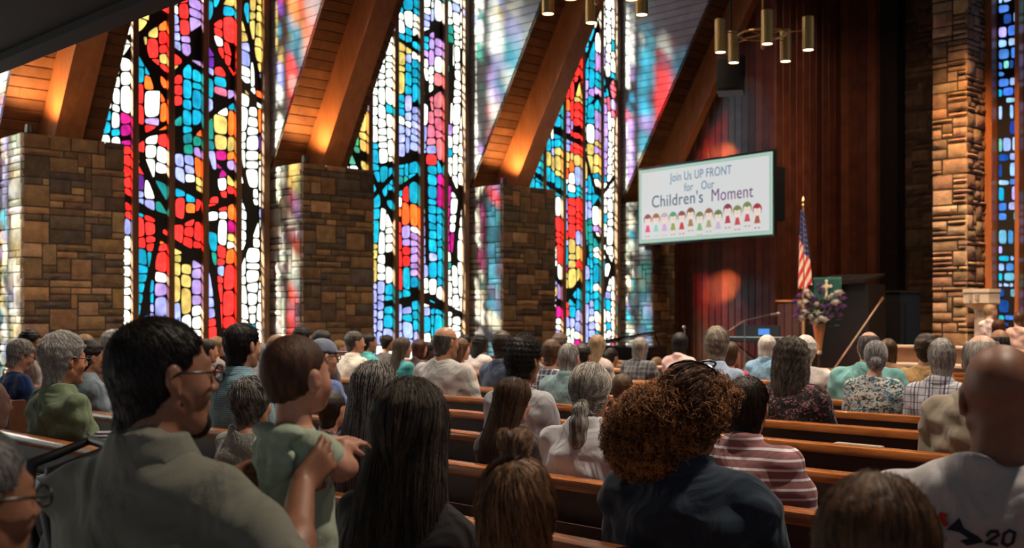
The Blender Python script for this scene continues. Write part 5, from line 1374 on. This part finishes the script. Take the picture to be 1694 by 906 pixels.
    if extra: extra(root, C, R, hsz, A, u)
    return root

# ------------------------------------------------------------------ the congregation
GREY = ((.15, .145, .14), (.75, .73, .70)); WHITE = ((.45, .44, .42), (.95, .93, .89)); BLACK = ((.004, .004, .005), (.02, .016, .014)); DBROWN = ((.010, .006, .004), (.055, .028, .014))
BROWN = ((.05, .025, .012), (.16, .085, .04)); BLOND = ((.22, .13, .06), (.48, .32, .17)); AUBURN = ((.03, .010, .006), (.13, .04, .02)); SALT = ((.03, .03, .03), (.55, .53, .50)); DGREY = ((.03, .028, .026), (.22, .20, .18))
COPPER = ((.07, .024, .008), (.72, .34, .13))
NEAR, MID = .0075, .010
P = person
# rows near the camera
P(-78, 703, 0, 'grey haired person in black glasses at the lower left corner, blurred', 'buzz', ((.12, .12, .12), (.34, .34, .35)), 't', ('plain', (.03, .03, .035)), h=NEAR, glasses=True, hy=-.25, nstr=1500, smode='whorl', seg=4, step=.006, Y=.62, stroll=1)
def lap_hands(): return {1: ((.25, .10, .62), (.03, .34, .76), (-.2, .6, .45), (-.6, -.2, -.5), .8), -1: ((-.24, .08, .62), (-.02, .36, .74), (.2, .6, .45), (.6, -.2, -.5), .8)}
P(-30, 626, -1, 'reddish faced older person cut by the left edge, hands folded forward', 'ring', ((.3, .2, .12), (.5, .4, .3)), 'p', ('plain', (.12, .15, .20)), h=.0085, hy=-.25, sleeve='long', arms={1: ((.25, .16, .72), (.10, .44, .86), (-.2, .7, .35), (-.6, -.2, -.5), .8), -1: ((-.2, .15, .72), (.03, .46, .84), (.2, .7, .35), (.6, -.2, -.5), .8)})
P(672, 628, -1, 'woman with dark wavy half-up hair in front of the baby\'s outstretched hand', 'halfup', ((.006, .006, .008), (.13, .095, .07)), 'm', ('plain', (.03, .03, .035)), True, 'long', h=NEAR, nstr=4200, smode='down', seg=26, step=.016, rad=.0009, sprout=.006, size=1.06, hy=.15, dY=.06, arms={1: ((.185, .08, .72), (.08, .28, .66), (-.5, .8, -.2), (-.3, -.2, -1), .5), -1: ((-.185, .08, .72), (-.08, .28, .66), (.5, .8, -.2), (.3, -.2, -1), .5)})
P(842, 762, -1, 'small girl with light brown hair tied in a topknot', 'topknot', ((.06, .026, .012), (.50, .29, .15)), 'p', ('plain', (.55, .16, .05)), True, h=.007, nstr=2200, smode='whorl', seg=10, step=.011, child=1, hs=.96, size=.85, cat='child', hy=.32, sprout=.005)
P(1442, 782, -1, 'brown haired child at the bottom edge, only the top of the head showing', 'bob', ((.05, .022, .012), (.22, .11, .05)), 'l', ('plain', (.05, .05, .07)), h=.0085, nstr=2600, smode='down', seg=16, step=.010, hs=1.05, size=.95, cat='child')
P(1140, 606, 0, 'woman in dark denim shirt with big coppery curls gathered behind her head', 'curlypony', COPPER, 'm', ('plain', (.018, .035, .060)), True, 'long', True, h=NEAR, nstr=3600, smode='rand', seg=22, step=.008, rad=.0014, curl=.017, sprout=.010, size=1.14, wide=1.22, hy=-.06, name='person')
P(1652, 567, 0, 'bald man in a light grey printed T-shirt, large at the right edge', 'bald', DGREY, (.20, .085, .05), ('plain', (.42, .42, .44)), h=NEAR, wide=1.22, size=1.06, hs=1.10, hy=-.05, pitch=.10)
P(616, 597, 0, 'woman with very long straight silver-black hair in a dark floral dress', 'long', ((.015, .015, .017), (.40, .38, .36)), 'l', ('floral', (.02, .02, .03), (.22, .21, .24), (.02, .02, .03)), True, 'short', h=.009, nstr=3600, smode='down', seg=26, step=.015, rad=.0009, size=1.02)
P(412, 622, 0, 'short older woman with fluffy grey hair and a pale textured top', 'fluffy', ((.02, .02, .02), (.46, .44, .42)), 'l', ('knit', (.30, .33, .29)), True, 'short', h=.009, nstr=3000, smode='whorl', seg=12, step=.009, size=1.0, wide=1.05)
P(100, 549, 0, 'white haired man with black glasses in a moss green shirt', 'thick', ((.30, .30, .29), (.82, .81, .78)), (.46, .20, .12), ('plain', (.15, .21, .125)), collar=True, h=.009, hy=-.12, nstr=3200, smode='whorl', seg=12, step=.009, glasses=True, wide=1.18, hs=1.18)
P(397, 534, 1, 'man with neat black hair in a teal fine striped shirt', 'short', BLACK, 'l', ('finestripe', (.10, .22, .28), (.22, .36, .42)), collar=True, h=.010, nstr=1600, seg=6, step=.007, wide=1.08, sleeve='long', hy=-.05)
P(845, 624, 1, 'girl with long loose dark brown hair before an oak rail', 'long', ((.008, .004, .003), (.10, .045, .018)), 'p', ('plain', (.05, .04, .045)), True, 'long', h=.009, nstr=3400, smode='down', seg=26, step=.015, size=1.0, hy=-.25, pitch=.18, dY=.05)
P(973, 600, 1, 'woman in a white shirt with a low silver ponytail', 'pony', ((.10, .095, .09), (.72, .69, .62)), 'l', ('plain', (.62, .63, .68)), True, 'long', True, h=.009, nstr=3800, smode='back', seg=16, step=.010, size=1.08, hy=.0, wide=1.08)
P(1232, 622, 1, 'man with dark receding hair in a red, white and blue striped polo shirt', 'short', DBROWN, 'l', ('stripe', (.30, .14, .15), (.75, .75, .80)), collar=True, h=.009, nstr=1800, seg=6, step=.007, wide=1.12, hy=-.1, yaw=0)
P(30, 561, 1, 'old man with grey hair and glasses in a navy shirt', 'thick', GREY, 'l', ('plain', (.010, .035, .13)), h=.011, glasses=True, nstr=1500, seg=9, hy=-.15, sleeve='long', pitch=.3)
P(146, 561, 1, 'dark haired man in a pale blue polo behind the green shirt', 'thick', BLACK, 'm', ('plain', (.22, .30, .36)), collar=True, h=.011, hy=-.25)
P(545, 645, 1, 'small child in a mauve floral top beyond the baby', 'short', DBROWN, 'l', ('floral', (.10, .06, .10), (.5, .3, .35), (.06, .04, .06)), h=.010, child=1, hs=.85, size=.8, cat='child')
P(862, 556, 2, 'young man with spiky black hair in a light grey T-shirt', 'spiky', BLACK, 'm', ('plain', (.38, .40, .44)), h=.010, nstr=2400, smode='whorl', seg=5, step=.008, sprout=.012, hy=-.15)
P(530, 562, 2, 'man in a blue-grey baseball cap and glasses', 'buzz', DGREY, 'l', ('plain', (.12, .20, .42)), h=.010, glasses=True, capc=(.16, .20, .28), hy=-.4)
P(47, 545, 2, 'dark haired person in glasses beside the stained pier corner', 'spiky', BLACK, 'm', ('plain', (.35, .30, .28)), glasses=True, hy=-.3)
P(187, 545, 2, 'white haired person in a salmon pink shirt', 'thick', WHITE, 'l', ('plain', (.55, .26, .20)), hy=-.2, nstr=800, seg=8, sleeve='long')
P(340, 560, 3, 'brown haired man partly behind the bespectacled father', 'short', DBROWN, 'l', ('plain', (.30, .12, .10)))
P(1622, 553, 3, 'man with thin white hair in a khaki work shirt', 'balding', ((.30, .28, .25), (.80, .76, .70)), 'p', ('plain', (.26, .23, .18)), collar=True, sleeve='long', h=.009, nstr=2000, seg=9, step=.008, wide=1.15)
P(357, 556, 4, 'blond long haired woman low beside the windows', 'long', BLOND, 'p', ('plain', (.35, .3, .3)), True)
P(139, 552, 3, 'sandy haired person beneath the first stone pier', 'short', BLOND, 'l', ('plain', (.2, .2, .2)), hy=-.2)
P(531, 545, 4, 'dark skinned man with cropped black hair', 'buzz', BLACK, 'd', ('plain', (.10, .09, .10)), hy=-.25)
P(457, 554, 3, 'person with short sandy hair above the baby\'s head', 'short', BLOND, 'l', ('plain', (.25, .25, .3)))
P(1027, 617, 3, 'small brown haired child low in an empty looking pew', 'short', BROWN, 'l', ('plain', (.3, .1, .1)), child=1, hs=.8, size=.75, cat='child', h=.012)
P(1307, 556, 4, 'woman with long curly dark grey hair in a black floral top', 'curly', ((.025, .02, .018), (.24, .20, .17)), 'l', ('floral', (.012, .010, .012), (.25, .10, .14), (.03, .03, .02)), True, 'short', h=.010, nstr=3000, smode='down', seg=16, step=.012, curl=.010, sprout=.006, wide=1.15, rad=.0011, size=1.12)
P(939, 567, 4, 'thick necked man with cropped grey hair in a pale teal shirt', 'buzz', GREY, 'p', ('plain', (.20, .33, .36)), collar=True, h=.011, nstr=900, seg=4, wide=1.1)
P(735, 541, 4, 'heavy bald-topped man in a light grey T-shirt', 'ring', DGREY, 'm', ('plain', (.46, .47, .48)), h=.011, wide=1.35, size=1.05, hy=-.2)
P(664, 557, 5, 'woman in glasses with straight greyish brown hair and teal collar', 'longthin', ((.05, .035, .025), (.22, .16, .12)), 'l', ('plain', (.05, .28, .30)), True, glasses=True, h=.011, nstr=900, smode='down', seg=20, step=.014, hy=-.25)
P(498, 540, 5, 'tousled black haired person under the second stone pier', 'spiky', BLACK, 'm', ('plain', (.1, .1, .12)))
P(585, 547, 5, 'man with short dark grey hair in a cream shirt', 'short', DGREY, 'l', ('plain', (.75, .66, .56)), wide=1.1, hy=-.3, sleeve='long', collar=True)
P(692, 560, 6, 'auburn haired person between two seated men', 'bob', AUBURN, 'l', ('plain', (.08, .06, .06)), True)
P(760, 558, 5, 'girl with long light brown hair leaning forward', 'longthin', ((.06, .025, .012), (.22, .11, .05)), 'p', ('plain', (.60, .45, .42)), True, hy=-.2)
P(829, 547, 5, 'man with short brown hair in a slate blue shirt', 'thick', DBROWN, 'p', ('plain', (.06, .085, .15)), h=.012)
P(911, 561, 5, 'brown haired boy in a blue and white plaid shirt', 'thick', BROWN, 'l', ('plaid', (.10, .12, .20), (.65, .65, .70), (.02, .02, .04)), h=.012, cat='child')
P(962, 568, 6, 'black haired person between a grey haired man and a blond woman', 'thick', BLACK, 'm', ('plain', (.1, .1, .1)))
P(1184, 540, 5, 'man with swept grey-blond hair and a light blue collar', 'thick', ((.20, .16, .12), (.70, .64, .56)), 'p', ('plain', (.42, .55, .75)), collar=True, sleeve='long', h=.011, nstr=1400, seg=9, wide=1.05)
P(1447, 564, 5, 'woman with grey bun in a white leafy patterned dress', 'bun', ((.12, .12, .125), (.66, .66, .66)), 'p', ('floral', (.62, .60, .55), (.05, .055, .03), (.05, .22, .36)), True, 'short', h=.010, nstr=1800, smode='back', seg=12, step=.009, wide=1.02)
P(1556, 560, 5, 'man with combed silver hair in a pale plaid shirt', 'thick', ((.22, .21, .20), (.80, .79, .77)), 'l', ('plaid', (.55, .57, .64), (.16, .17, .22), (.05, .05, .09)), collar=True, sleeve='long', h=.010, nstr=2000, seg=10, step=.009, wide=1.0)
P(608, 551, 6, 'dark haired person in a bright turquoise shirt', 'short', BLACK, 'm', ('plain', (.10, .48, .48)), collar=True, hy=-.2)
P(639, 553, 7, 'woman with a brown updo under the second window', 'bunhigh', DBROWN, 'l', ('plain', (.1, .08, .08)), True)
P(705, 565, 7, 'person with short black hair low between neighbours', 'thick', BLACK, 'd', ('plain', (.08, .07, .07)))
P(768, 553, 8, 'black haired person beneath the third stone pier', 'thick', BLACK, 'm', ('plain', (.12, .1, .1)))
P(793, 552, 7, 'person with rounded black curls in a white shirt', 'curly', BLACK, 'd', ('plain', (.75, .70, .70)), True, wide=1.1)
P(987, 553, 7, 'blond woman with straight shoulder length hair', 'longthin', ((.20, .14, .08), (.62, .46, .30)), 'p', ('plain', (.45, .40, .40)), True, h=.012, nstr=700, smode='down', seg=16, step=.014)
P(1207, 564, 6, 'person in a raspberry pink top beside the light blue collar', 'short', BROWN, 'p', ('plain', (.55, .08, .14)), True, sleeve='long')
P(1331, 555, 7, 'white haired person in a white shirt beyond the curly woman', 'fluffy', WHITE, 'p', ('plain', (.68, .66, .66)), h=.012, wide=1.2, size=1.1)
P(1436, 548, 6, 'broad man with a bald spot in an aqua shirt', 'balding', ((.04, .03, .03), (.28, .24, .22)), 'p', ('plain', (.20, .48, .48)), collar=True, wide=1.3, h=.011)
P(1468, 559, 8, 'brown haired woman beside the aqua shirt', 'bob', BROWN, 'p', ('plain', (.35, .2, .12)), True)
P(1531, 551, 7, 'person with full dark brown hair in a tan shirt', 'fluffy', ((.02, .009, .005), (.09, .045, .02)), 'l', ('plain', (.48, .30, .13)), h=.012)
P(926, 550, 8, 'greyish brown haired person at the foot of the third window', 'fluffy', ((.10, .07, .05), (.3, .24, .2)), 'l', ('plain', (.2, .2, .2)), True)
P(1058, 557, 7, 'grey haired woman in a dark checked jacket', 'bob', ((.12, .11, .10), (.52, .48, .44)), 'l', ('plaid', (.07, .075, .09), (.16, .17, .2), (.02, .02, .02)), True, 'long', h=.012, wide=1.1)
P(1124, 549, 8, 'black haired woman in a pale pink top with a hood', 'bob', BLACK, 'l', ('plain', (.70, .48, .50)), True, 'long', h=.012)
P(1268, 553, 8, 'white haired person in a light denim shirt', 'bob', ((.40, .39, .38), (.80, .79, .77)), 'l', ('plain', (.20, .38, .58)), collar=True, h=.012)
P(1652, 545, 8, 'bald head showing between a grey head and the rail', 'ring', DGREY, 'm', ('plain', (.6, .4, .35)))
far = [(62, 574, 3, 'old person in a plum cardigan seated low by the first pier', 'bob', GREY, 'l', (.2, .06, .1)), (880, 566, 8, 'silver haired person just above the plaid boy', 'short', GREY, 'l', (.3, .3, .3)),
       (430, 566, 5, 'grey haired person beside the second window post', 'bob', GREY, 'l', (.3, .28, .3)), (318, 566, 5, 'dark haired person at the foot of the red stained glass', 'short', DBROWN, 'm', (.1, .1, .15)),
       (722, 558, 8, 'brown haired person behind the heavy man\'s head', 'bob', BROWN, 'l', (.2, .15, .15)), (1086, 590, 10, 'fair haired child low in the front pews', 'short', BLOND, 'p', (.5, .5, .55)), (1010, 575, 9, 'dark haired child before the grand piano', 'thick', DBROWN, 'l', (.2, .2, .25)),
       (560, 562, 7, 'light haired person far beside the second pier', 'short', BLOND, 'l', (.4, .35, .3)), (848, 557, 9, 'dark curly headed person far below the third pier', 'curly', BLACK, 'd', (.3, .25, .25))]
for (a, b_, r, lb, hr, hcx, sk, cl) in far: P(a, b_, r, lb, hr, hcx, sk, ('plain', cl), h=.016)

# ------------------------------------------------------------------ father and baby
FY = 1.12
fyaw = R_(30)
father = P(258, 523, -2, 'bearded man with glasses in an olive grey polo holding up a baby', 'buzz', ((.004, .003, .003), (.016, .010, .007)), (.30, .14, .085), ('plain', (.19, .20, .165)), collar=True, h=.0068, Y=FY, yaw=fyaw, hy=-R_(36), hs=1.03, wide=1.02, knee=.30, glasses=True,
   beard=((.008, .005, .004), (.03, .018, .01)), nstr=3500, seg=4, step=.005, rad=.0007, sprout=.001, pitch=.0,
   arms={1: ((.335, -.07, 1.020), (.258, .140, 1.165), (.33, .65, .62), (-.866, .5, 0), .75), -1: ((-.20, .08, 1.00), (-.01, .23, 1.12), (.45, .75, .30), (.8, -.4, .1), .6)}, name='person')

def baby():
    t = 2.80; k = (489 - 847) / 1920; X = (-SY + CY * k) * t; Y = (CY + SY * k) * t; top = hgt(560, t)
    k9 = .91; t9 = 2.55; X9 = X / t * t9; Y9 = Y / t * t9
    root = empty('person', (X9, Y9, hgt(560, t9) - k9 * top), R_(6), 'baby in a pale green hooded romper held upright, one arm reaching out', 'baby', 'congregation seated in the pews')
    root.scale = (k9,) * 3
    hs = .80; R = rotm(R_(-2), -.02); C = V3(0, .01, top - .118 * hs); T = (C, R, hs)
    nz = C[2] - .105 * hs; lo = (-.24, -.22, nz - .62); hi = (.26, .42, top + .03)
    F = Field(lo, hi, .0055); zt = nz - .03
    F.loft([(zt - .36, 0, -.01, .088, .085), (zt - .25, 0, 0, .088, .088), (zt - .12, 0, 0, .082, .074), (zt - .05, 0, -.005, .085, .064), (zt, 0, -.01, .05, .045)], .02, off=-.006)
    head(F, T, True, 1)
    F.ell((0, -.045, .040), (.074, .078, .078), .02, T=T)
    for sd in (-1, 1): F.ell((sd * .088, -.004, -.006), (.012, .020, .030), .005, T=T); F.ell((sd * .101, .0, -.002), (.008, .010, .015), .004, op='s', T=T)
    F.cap(C + R @ V3(0, -.02, -.06) * hs, (0, -.01, zt - .02), .042, .045, .02)
    arms = {1: ((.074, .0, zt - .045), (.105, .045, zt - .100), (.092, .070, zt - .050), (-.1, 1, .15), (-.3, .1, -1)), -1: ((-.080, .0, zt - .045), (-.12, .08, zt - .09), (-.07, .17, zt - .06), (.2, 1, .1), (.3, .1, -1))}
    for sd, (S, E, Wr, D, Nn) in arms.items():
        F.cap(S, E, .034, .030, .015); F.ell(V3(*E) + (0, .02, 0), (.031, .034, .030), .012); F.cap(E, Wr, .031, .020, .012); hand(F, Wr, D, Nn, -sd, .56, .45, k=.004)
    for sd in (-1, 1):
        F.cap((sd * .045, 0, zt - .36), (sd * .055, .03, zt - .46), .048, .038, .02); F.cap((sd * .055, .03, zt - .46), (sd * .055, 0, zt - .55), .036, .026, .015); F.cap((sd * .055, -.01, zt - .565), (sd * .055, .05, zt - .57), .022, .018, .012)
    V, Q = F.mesh(); mesh_from('body', V, Q, skinmat((.56, .28, .19)), root, True)
    H = Field(C - .14, C + .14, .006); H.put(hairfn((0, -.022, .034), (.0850, .109, .098), -.07, yoff=-.006, ear=True), (-.12, -.14, -.08), (.12, .14, .13), 0, T=T)
    V, Q = H.mesh(); mesh_from('hair', V, Q, hairmat('hair', (.045, .018, .009), (.15, .065, .03), .6), root, True, tone=np.full(len(V), .4))
    G = Field(lo, hi, .0065)
    G.loft([(zt - .42, 0, -.01, .092, .088), (zt - .30, 0, 0, .098, .096), (zt - .20, 0, 0, .094, .088), (zt - .08, 0, 0, .090, .074), (zt - .03, 0, -.008, .070, .058), (zt - .0, 0, -.010, .052, .046)], .02)
    for sd, (S, E, Wr, D, Nn) in arms.items(): G.cap(S, V3(*S) + (V3(*E) - V3(*S)) * .62, .038, .041, .03)
    for sd in (-1, 1): G.cap((sd * .045, 0, zt - .38), (sd * .055, .03, zt - .46), .056, .050, .03)
    x_, y_, z_ = G.ax[0][:, None, None], G.ax[1][None, :, None], G.ax[2][None, None, :]
    G.F += (.0022 * (np.sin(95 * x_ + 7 * z_) + np.sin(60 * y_ + 11 * z_) + np.sin(30 * x_ - 55 * z_))).astype(np.float32)
    V, Q = G.mesh(); mesh_from('romper', V, Q, fabric('plain', (.40, .50, .38)), root, True)
    Hd = Field(lo, hi, .006); Hd.ell((0, -.068, zt - .075), (.072, .024, .070), .02); Hd.ell((0, -.050, zt - .010), (.078, .044, .026), .02); Hd.ell((0, -.030, zt + .045), (.056, .045, .050), .02, op='s'); Hd.F += (.0045 * (np.sin(70 * Hd.ax[0][:, None, None] + 60 * Hd.ax[2][None, None, :]) * np.sin(55 * Hd.ax[0][:, None, None] - 90 * Hd.ax[2][None, None, :] + 1) )).astype(np.float32) * np.ones_like(Hd.F)
    V, Q = Hd.mesh(); mesh_from('hood', V, Q, fabric('plain', (.40, .52, .40)), root, True)
baby()

# printed marks on the grey shirt of the bald man
def print_marks():
    me = [o for o in COL.objects if o.get('label', '').startswith('bald man in a light grey')][0]
    ink = plain('print_ink', (.010, .014, .03), .8); red = plain('print_red', (.50, .02, .02), .8)
    return me, ink, red
bald, ink_m, red_m = print_marks()
bpy.context.view_layer.update()
shirt_o = [c for c in bald.children if c.name.startswith('shirt')][0]
def on_shirt(px, py):
    """first point of the shirt's surface under a picture point, in the man's own frame"""
    k = (px - 847) / 1920; d = Vector((-SY + CY * k, CY + SY * k, (520 - py) / 1920)); Mi = bald.matrix_world.inverted()
    o = Mi @ Vector((0, 0, EYE)); dd = (Mi.to_3x3() @ d).normalized()
    ok, loc, nor, _ = shirt_o.ray_cast(o, dd); return (loc + nor * .0025) if ok else None
def patch(pts, mat, name):
    V = []; 
    # a fan with refined rings so that the print follows the cloth
    cx = sum(p[0] for p in pts) / len(pts); cy_ = sum(p[1] for p in pts) / len(pts); n = len(pts); rings = 4
    vs = []; fs = []
    c0 = on_shirt(cx, cy_)
    if c0 is None: return
    vs.append(c0)
    for r in range(1, rings + 1):
        for p in pts:
            q = on_shirt(cx + (p[0] - cx) * r / rings, cy_ + (p[1] - cy_) * r / rings); vs.append(q if q is not None else vs[-1])
    for i in range(n): fs.append((0, 1 + i, 1 + (i + 1) % n))
    for r in range(rings - 1):
        for i in range(n): a = 1 + r * n + i; b_ = 1 + r * n + (i + 1) % n; fs.append((a, b_, b_ + n, a + n))
    o = mesh_from(name, vs, fs, mat, bald)
    md = o.modifiers.new('thick', 'SOLIDIFY'); md.thickness = .0015
patch([(1556, 846), (1568, 850), (1564, 858), (1570, 868), (1562, 872), (1556, 862), (1548, 860)], red_m, 'red_print')
patch([(1588, 856), (1594, 872), (1612, 884), (1606, 892), (1586, 880), (1566, 876)], ink_m, 'star_print')
patch([(1592, 874), (1618, 886), (1628, 896), (1600, 902), (1588, 894), (1606, 890)], ink_m, 'star_print')
def strokes(pts, w, name):
    for i in range(len(pts) - 1):
        (x0, y0), (x1, y1) = pts[i], pts[i + 1]; L = math.hypot(x1 - x0, y1 - y0); nx, ny = -(y1 - y0) / L * w, (x1 - x0) / L * w; ex, ey = (x1 - x0) / L * w * .6, (y1 - y0) / L * w * .6
        patch([(x0 - ex + nx, y0 - ey + ny), (x1 + ex + nx, y1 + ey + ny), (x1 + ex - nx, y1 + ey - ny), (x0 - ex - nx, y0 - ey - ny)], ink_m, name)
strokes([(1634, 884), (1640, 878), (1650, 878), (1652, 884), (1632, 897), (1650, 900)], 2.6, 'lettering')
strokes([(1662, 882), (1670, 877), (1679, 881), (1676, 897), (1667, 902), (1659, 897), (1662, 882)], 2.6, 'lettering')

# sunglasses resting on the curls
def band():
    w = [o for o in COL.objects if o.get('label', '').startswith('woman in dark denim')][0]
    hair_o = [c for c in w.children if c.name.startswith('hair')][0]
    top = max(v.co.z for v in hair_o.data.vertices); xs = [v.co for v in hair_o.data.vertices if v.co.z > top - .03]; cx = sum(v.x for v in xs) / len(xs); cy_ = sum(v.y for v in xs) / len(xs)
    b = MB(); pts = []
    for i in range(17):
        a = PI * i / 16; pts.append((math.cos(a) * .080, .01 - .02 * math.sin(a), math.sin(a) * .040))
    b.tube(pts, .0035, 6)
    for sd in (-1, 1): b.tube([(sd * .033 + .026 * math.cos(2 * PI * i / 14), .045 + .012 * math.sin(2 * PI * i / 14), .030 + .010 * math.sin(2 * PI * i / 14)) for i in range(15)], .0035, 6, caps=False)
    o = b.build('sunglasses', plain('tortoise_black', (.012, .009, .008), .2)); o.location = w.matrix_world @ Vector((cx, cy_ + .0, top - .040)); o.rotation_euler = (0, 0, .2)
    tag(o, 'dark sunglasses pushed up on top of the coppery curls', 'sunglasses')
band()

# ------------------------------------------------------------------ stroller seat beside the father
def stroller():
    X, t = at(106, 1.16); root = empty('stroller', (X, 1.16, 0), R_(-8), 'black framed stroller with a grey padded seat beside the bearded man', 'stroller')
    fr = plain('stroller_black', (.010, .010, .011), .45); pad = fabric('plain', (.20, .18, .18))
    zt = hgt(742, t)
    b = MB(); pts = [(0, .05, .50), (0, -.01, .85), (0, -.04, 1.06), (0, -.03, 1.15), (0, .02, zt - .03), (0, .09, zt)]
    for s in (-.16, .03): b.tube([(s, y * 1.2, z) for (_, y, z) in pts], [.012, .014, .017, .017, .013, .010], 12)
    b.tube([(-.16, .108, zt), (.03, .108, zt)], .011, 10); o = auto_smooth(b.build('handle', fr, root))
    F = Field((-.26, -.28, .45), (.26, .36, 1.12), .011); F.ell((-.02, .05, .80), (.12, .12, .30), .03); F.ell((0, .10, 1.0), (.09, .10, .12), .03, op='s'); F.ell((0, .14, .66), (.13, .14, .09), .03)
    V, Q = F.mesh(); mesh_from('padded_seat', V, Q, pad, root, True)
    F = Field((-.26, -.32, .70), (.26, .36, 1.25), .011); F.ell((-.06, .03, 1.04), (.11, .08, .12), .02); F.ell((-.06, .08, 1.0), (.09, .10, .11), .02, op='s')
    V, Q = F.mesh(); mesh_from('canopy', V, Q, fabric('plain', (.012, .012, .013)), root, True)
    b = MB()
    for s in (-.2, .2):
        b.tube([(s, -.25, .12), (s * .9, .1, .55)], .014, 8); b.tube([(s, .2, .12), (s * .9, -.1, .55)], .014, 8)
    b.tube([(-.2, -.25, .12), (.2, -.25, .12)], .012, 8); b.tube([(-.2, .2, .12), (.2, .2, .12)], .012, 8); b.build('frame', fr, root)
    for s in (-.22, .22):
        for y in (-.25, .2):
            b = MB(); b.tube([(s - .02, y, .10), (s + .02, y, .10)], .10, 18); b.build('wheel', fr, root)
    b = MB(); b.prism([(.0, .0), (.05, .0), (.045, .055), (.005, .05)], 0, -.002, .002); b.build('warning_tag', plain('yellow_tag', (.70, .55, .04), .6), root, loc=(.205, -.1, .66))
    # striped cloth over the handle
    X2, t2 = at(178, 1.36)
    F = Field((-.09, -.1, -.07), (.09, .1, .07), .006); F.ell((0, 0, 0), (.055, .065, .036), .01); F.ell((.0, .03, -.03), (.04, .04, .03), .02)
    V, Q = F.mesh(); m = fabric('finestripe', (.02, .025, .05), (.75, .74, .76)); o = mesh_from('striped_hat', V, Q, m, None, True); o.location = (X2, 1.36, hgt(726, t2)); o.scale = (.7, .7, .7); tag(o, 'small navy and white striped knitted hat on the stroller handle', 'hat')
stroller()

# ------------------------------------------------------------------ children at the font
P(1638, 503, 0, 'blond child in a white top standing by the pale font', 'short', ((.30, .18, .08), (.60, .40, .20)), 'p', ('plain', (.80, .62, .58)), Y=15.85, standing=PLAT, hs=.84, size=.74, child=1, cat='child', hy=-.7, group='children by the font')
P(1652, 527, 0, 'auburn haired child in pink below the blond child', 'bob', ((.10, .03, .012), (.30, .11, .05)), 'p', ('plain', (.75, .40, .36)), Y=14.70, standing=0., hs=.84, size=.72, child=1, cat='child', hy=-.2, group='children by the font')
P(1684, 514, 0, 'child in a peach top at the right edge near the blue window', 'short', ((.10, .04, .02), (.3, .15, .07)), 'p', ('plain', (.80, .50, .40)), Y=15.9, standing=PLAT, hs=.84, size=.74, child=1, cat='child', hy=.4, group='children by the font')

# distinct wording for the repeated uplights
names = ['behind the camera side', 'at the rear left of the nave', 'beside the first bay', 'on the broad pier at the left edge', 'on the second broad pier', 'on the third broad pier', 'on the narrow last pier by the screen']
ul = sorted([o for o in COL.objects if o.name.startswith('uplight') and o.type == 'EMPTY'], key=lambda o: o.location.y)
for o, w in zip(ul, names): o['label'] = 'small black uplight standing ' + w
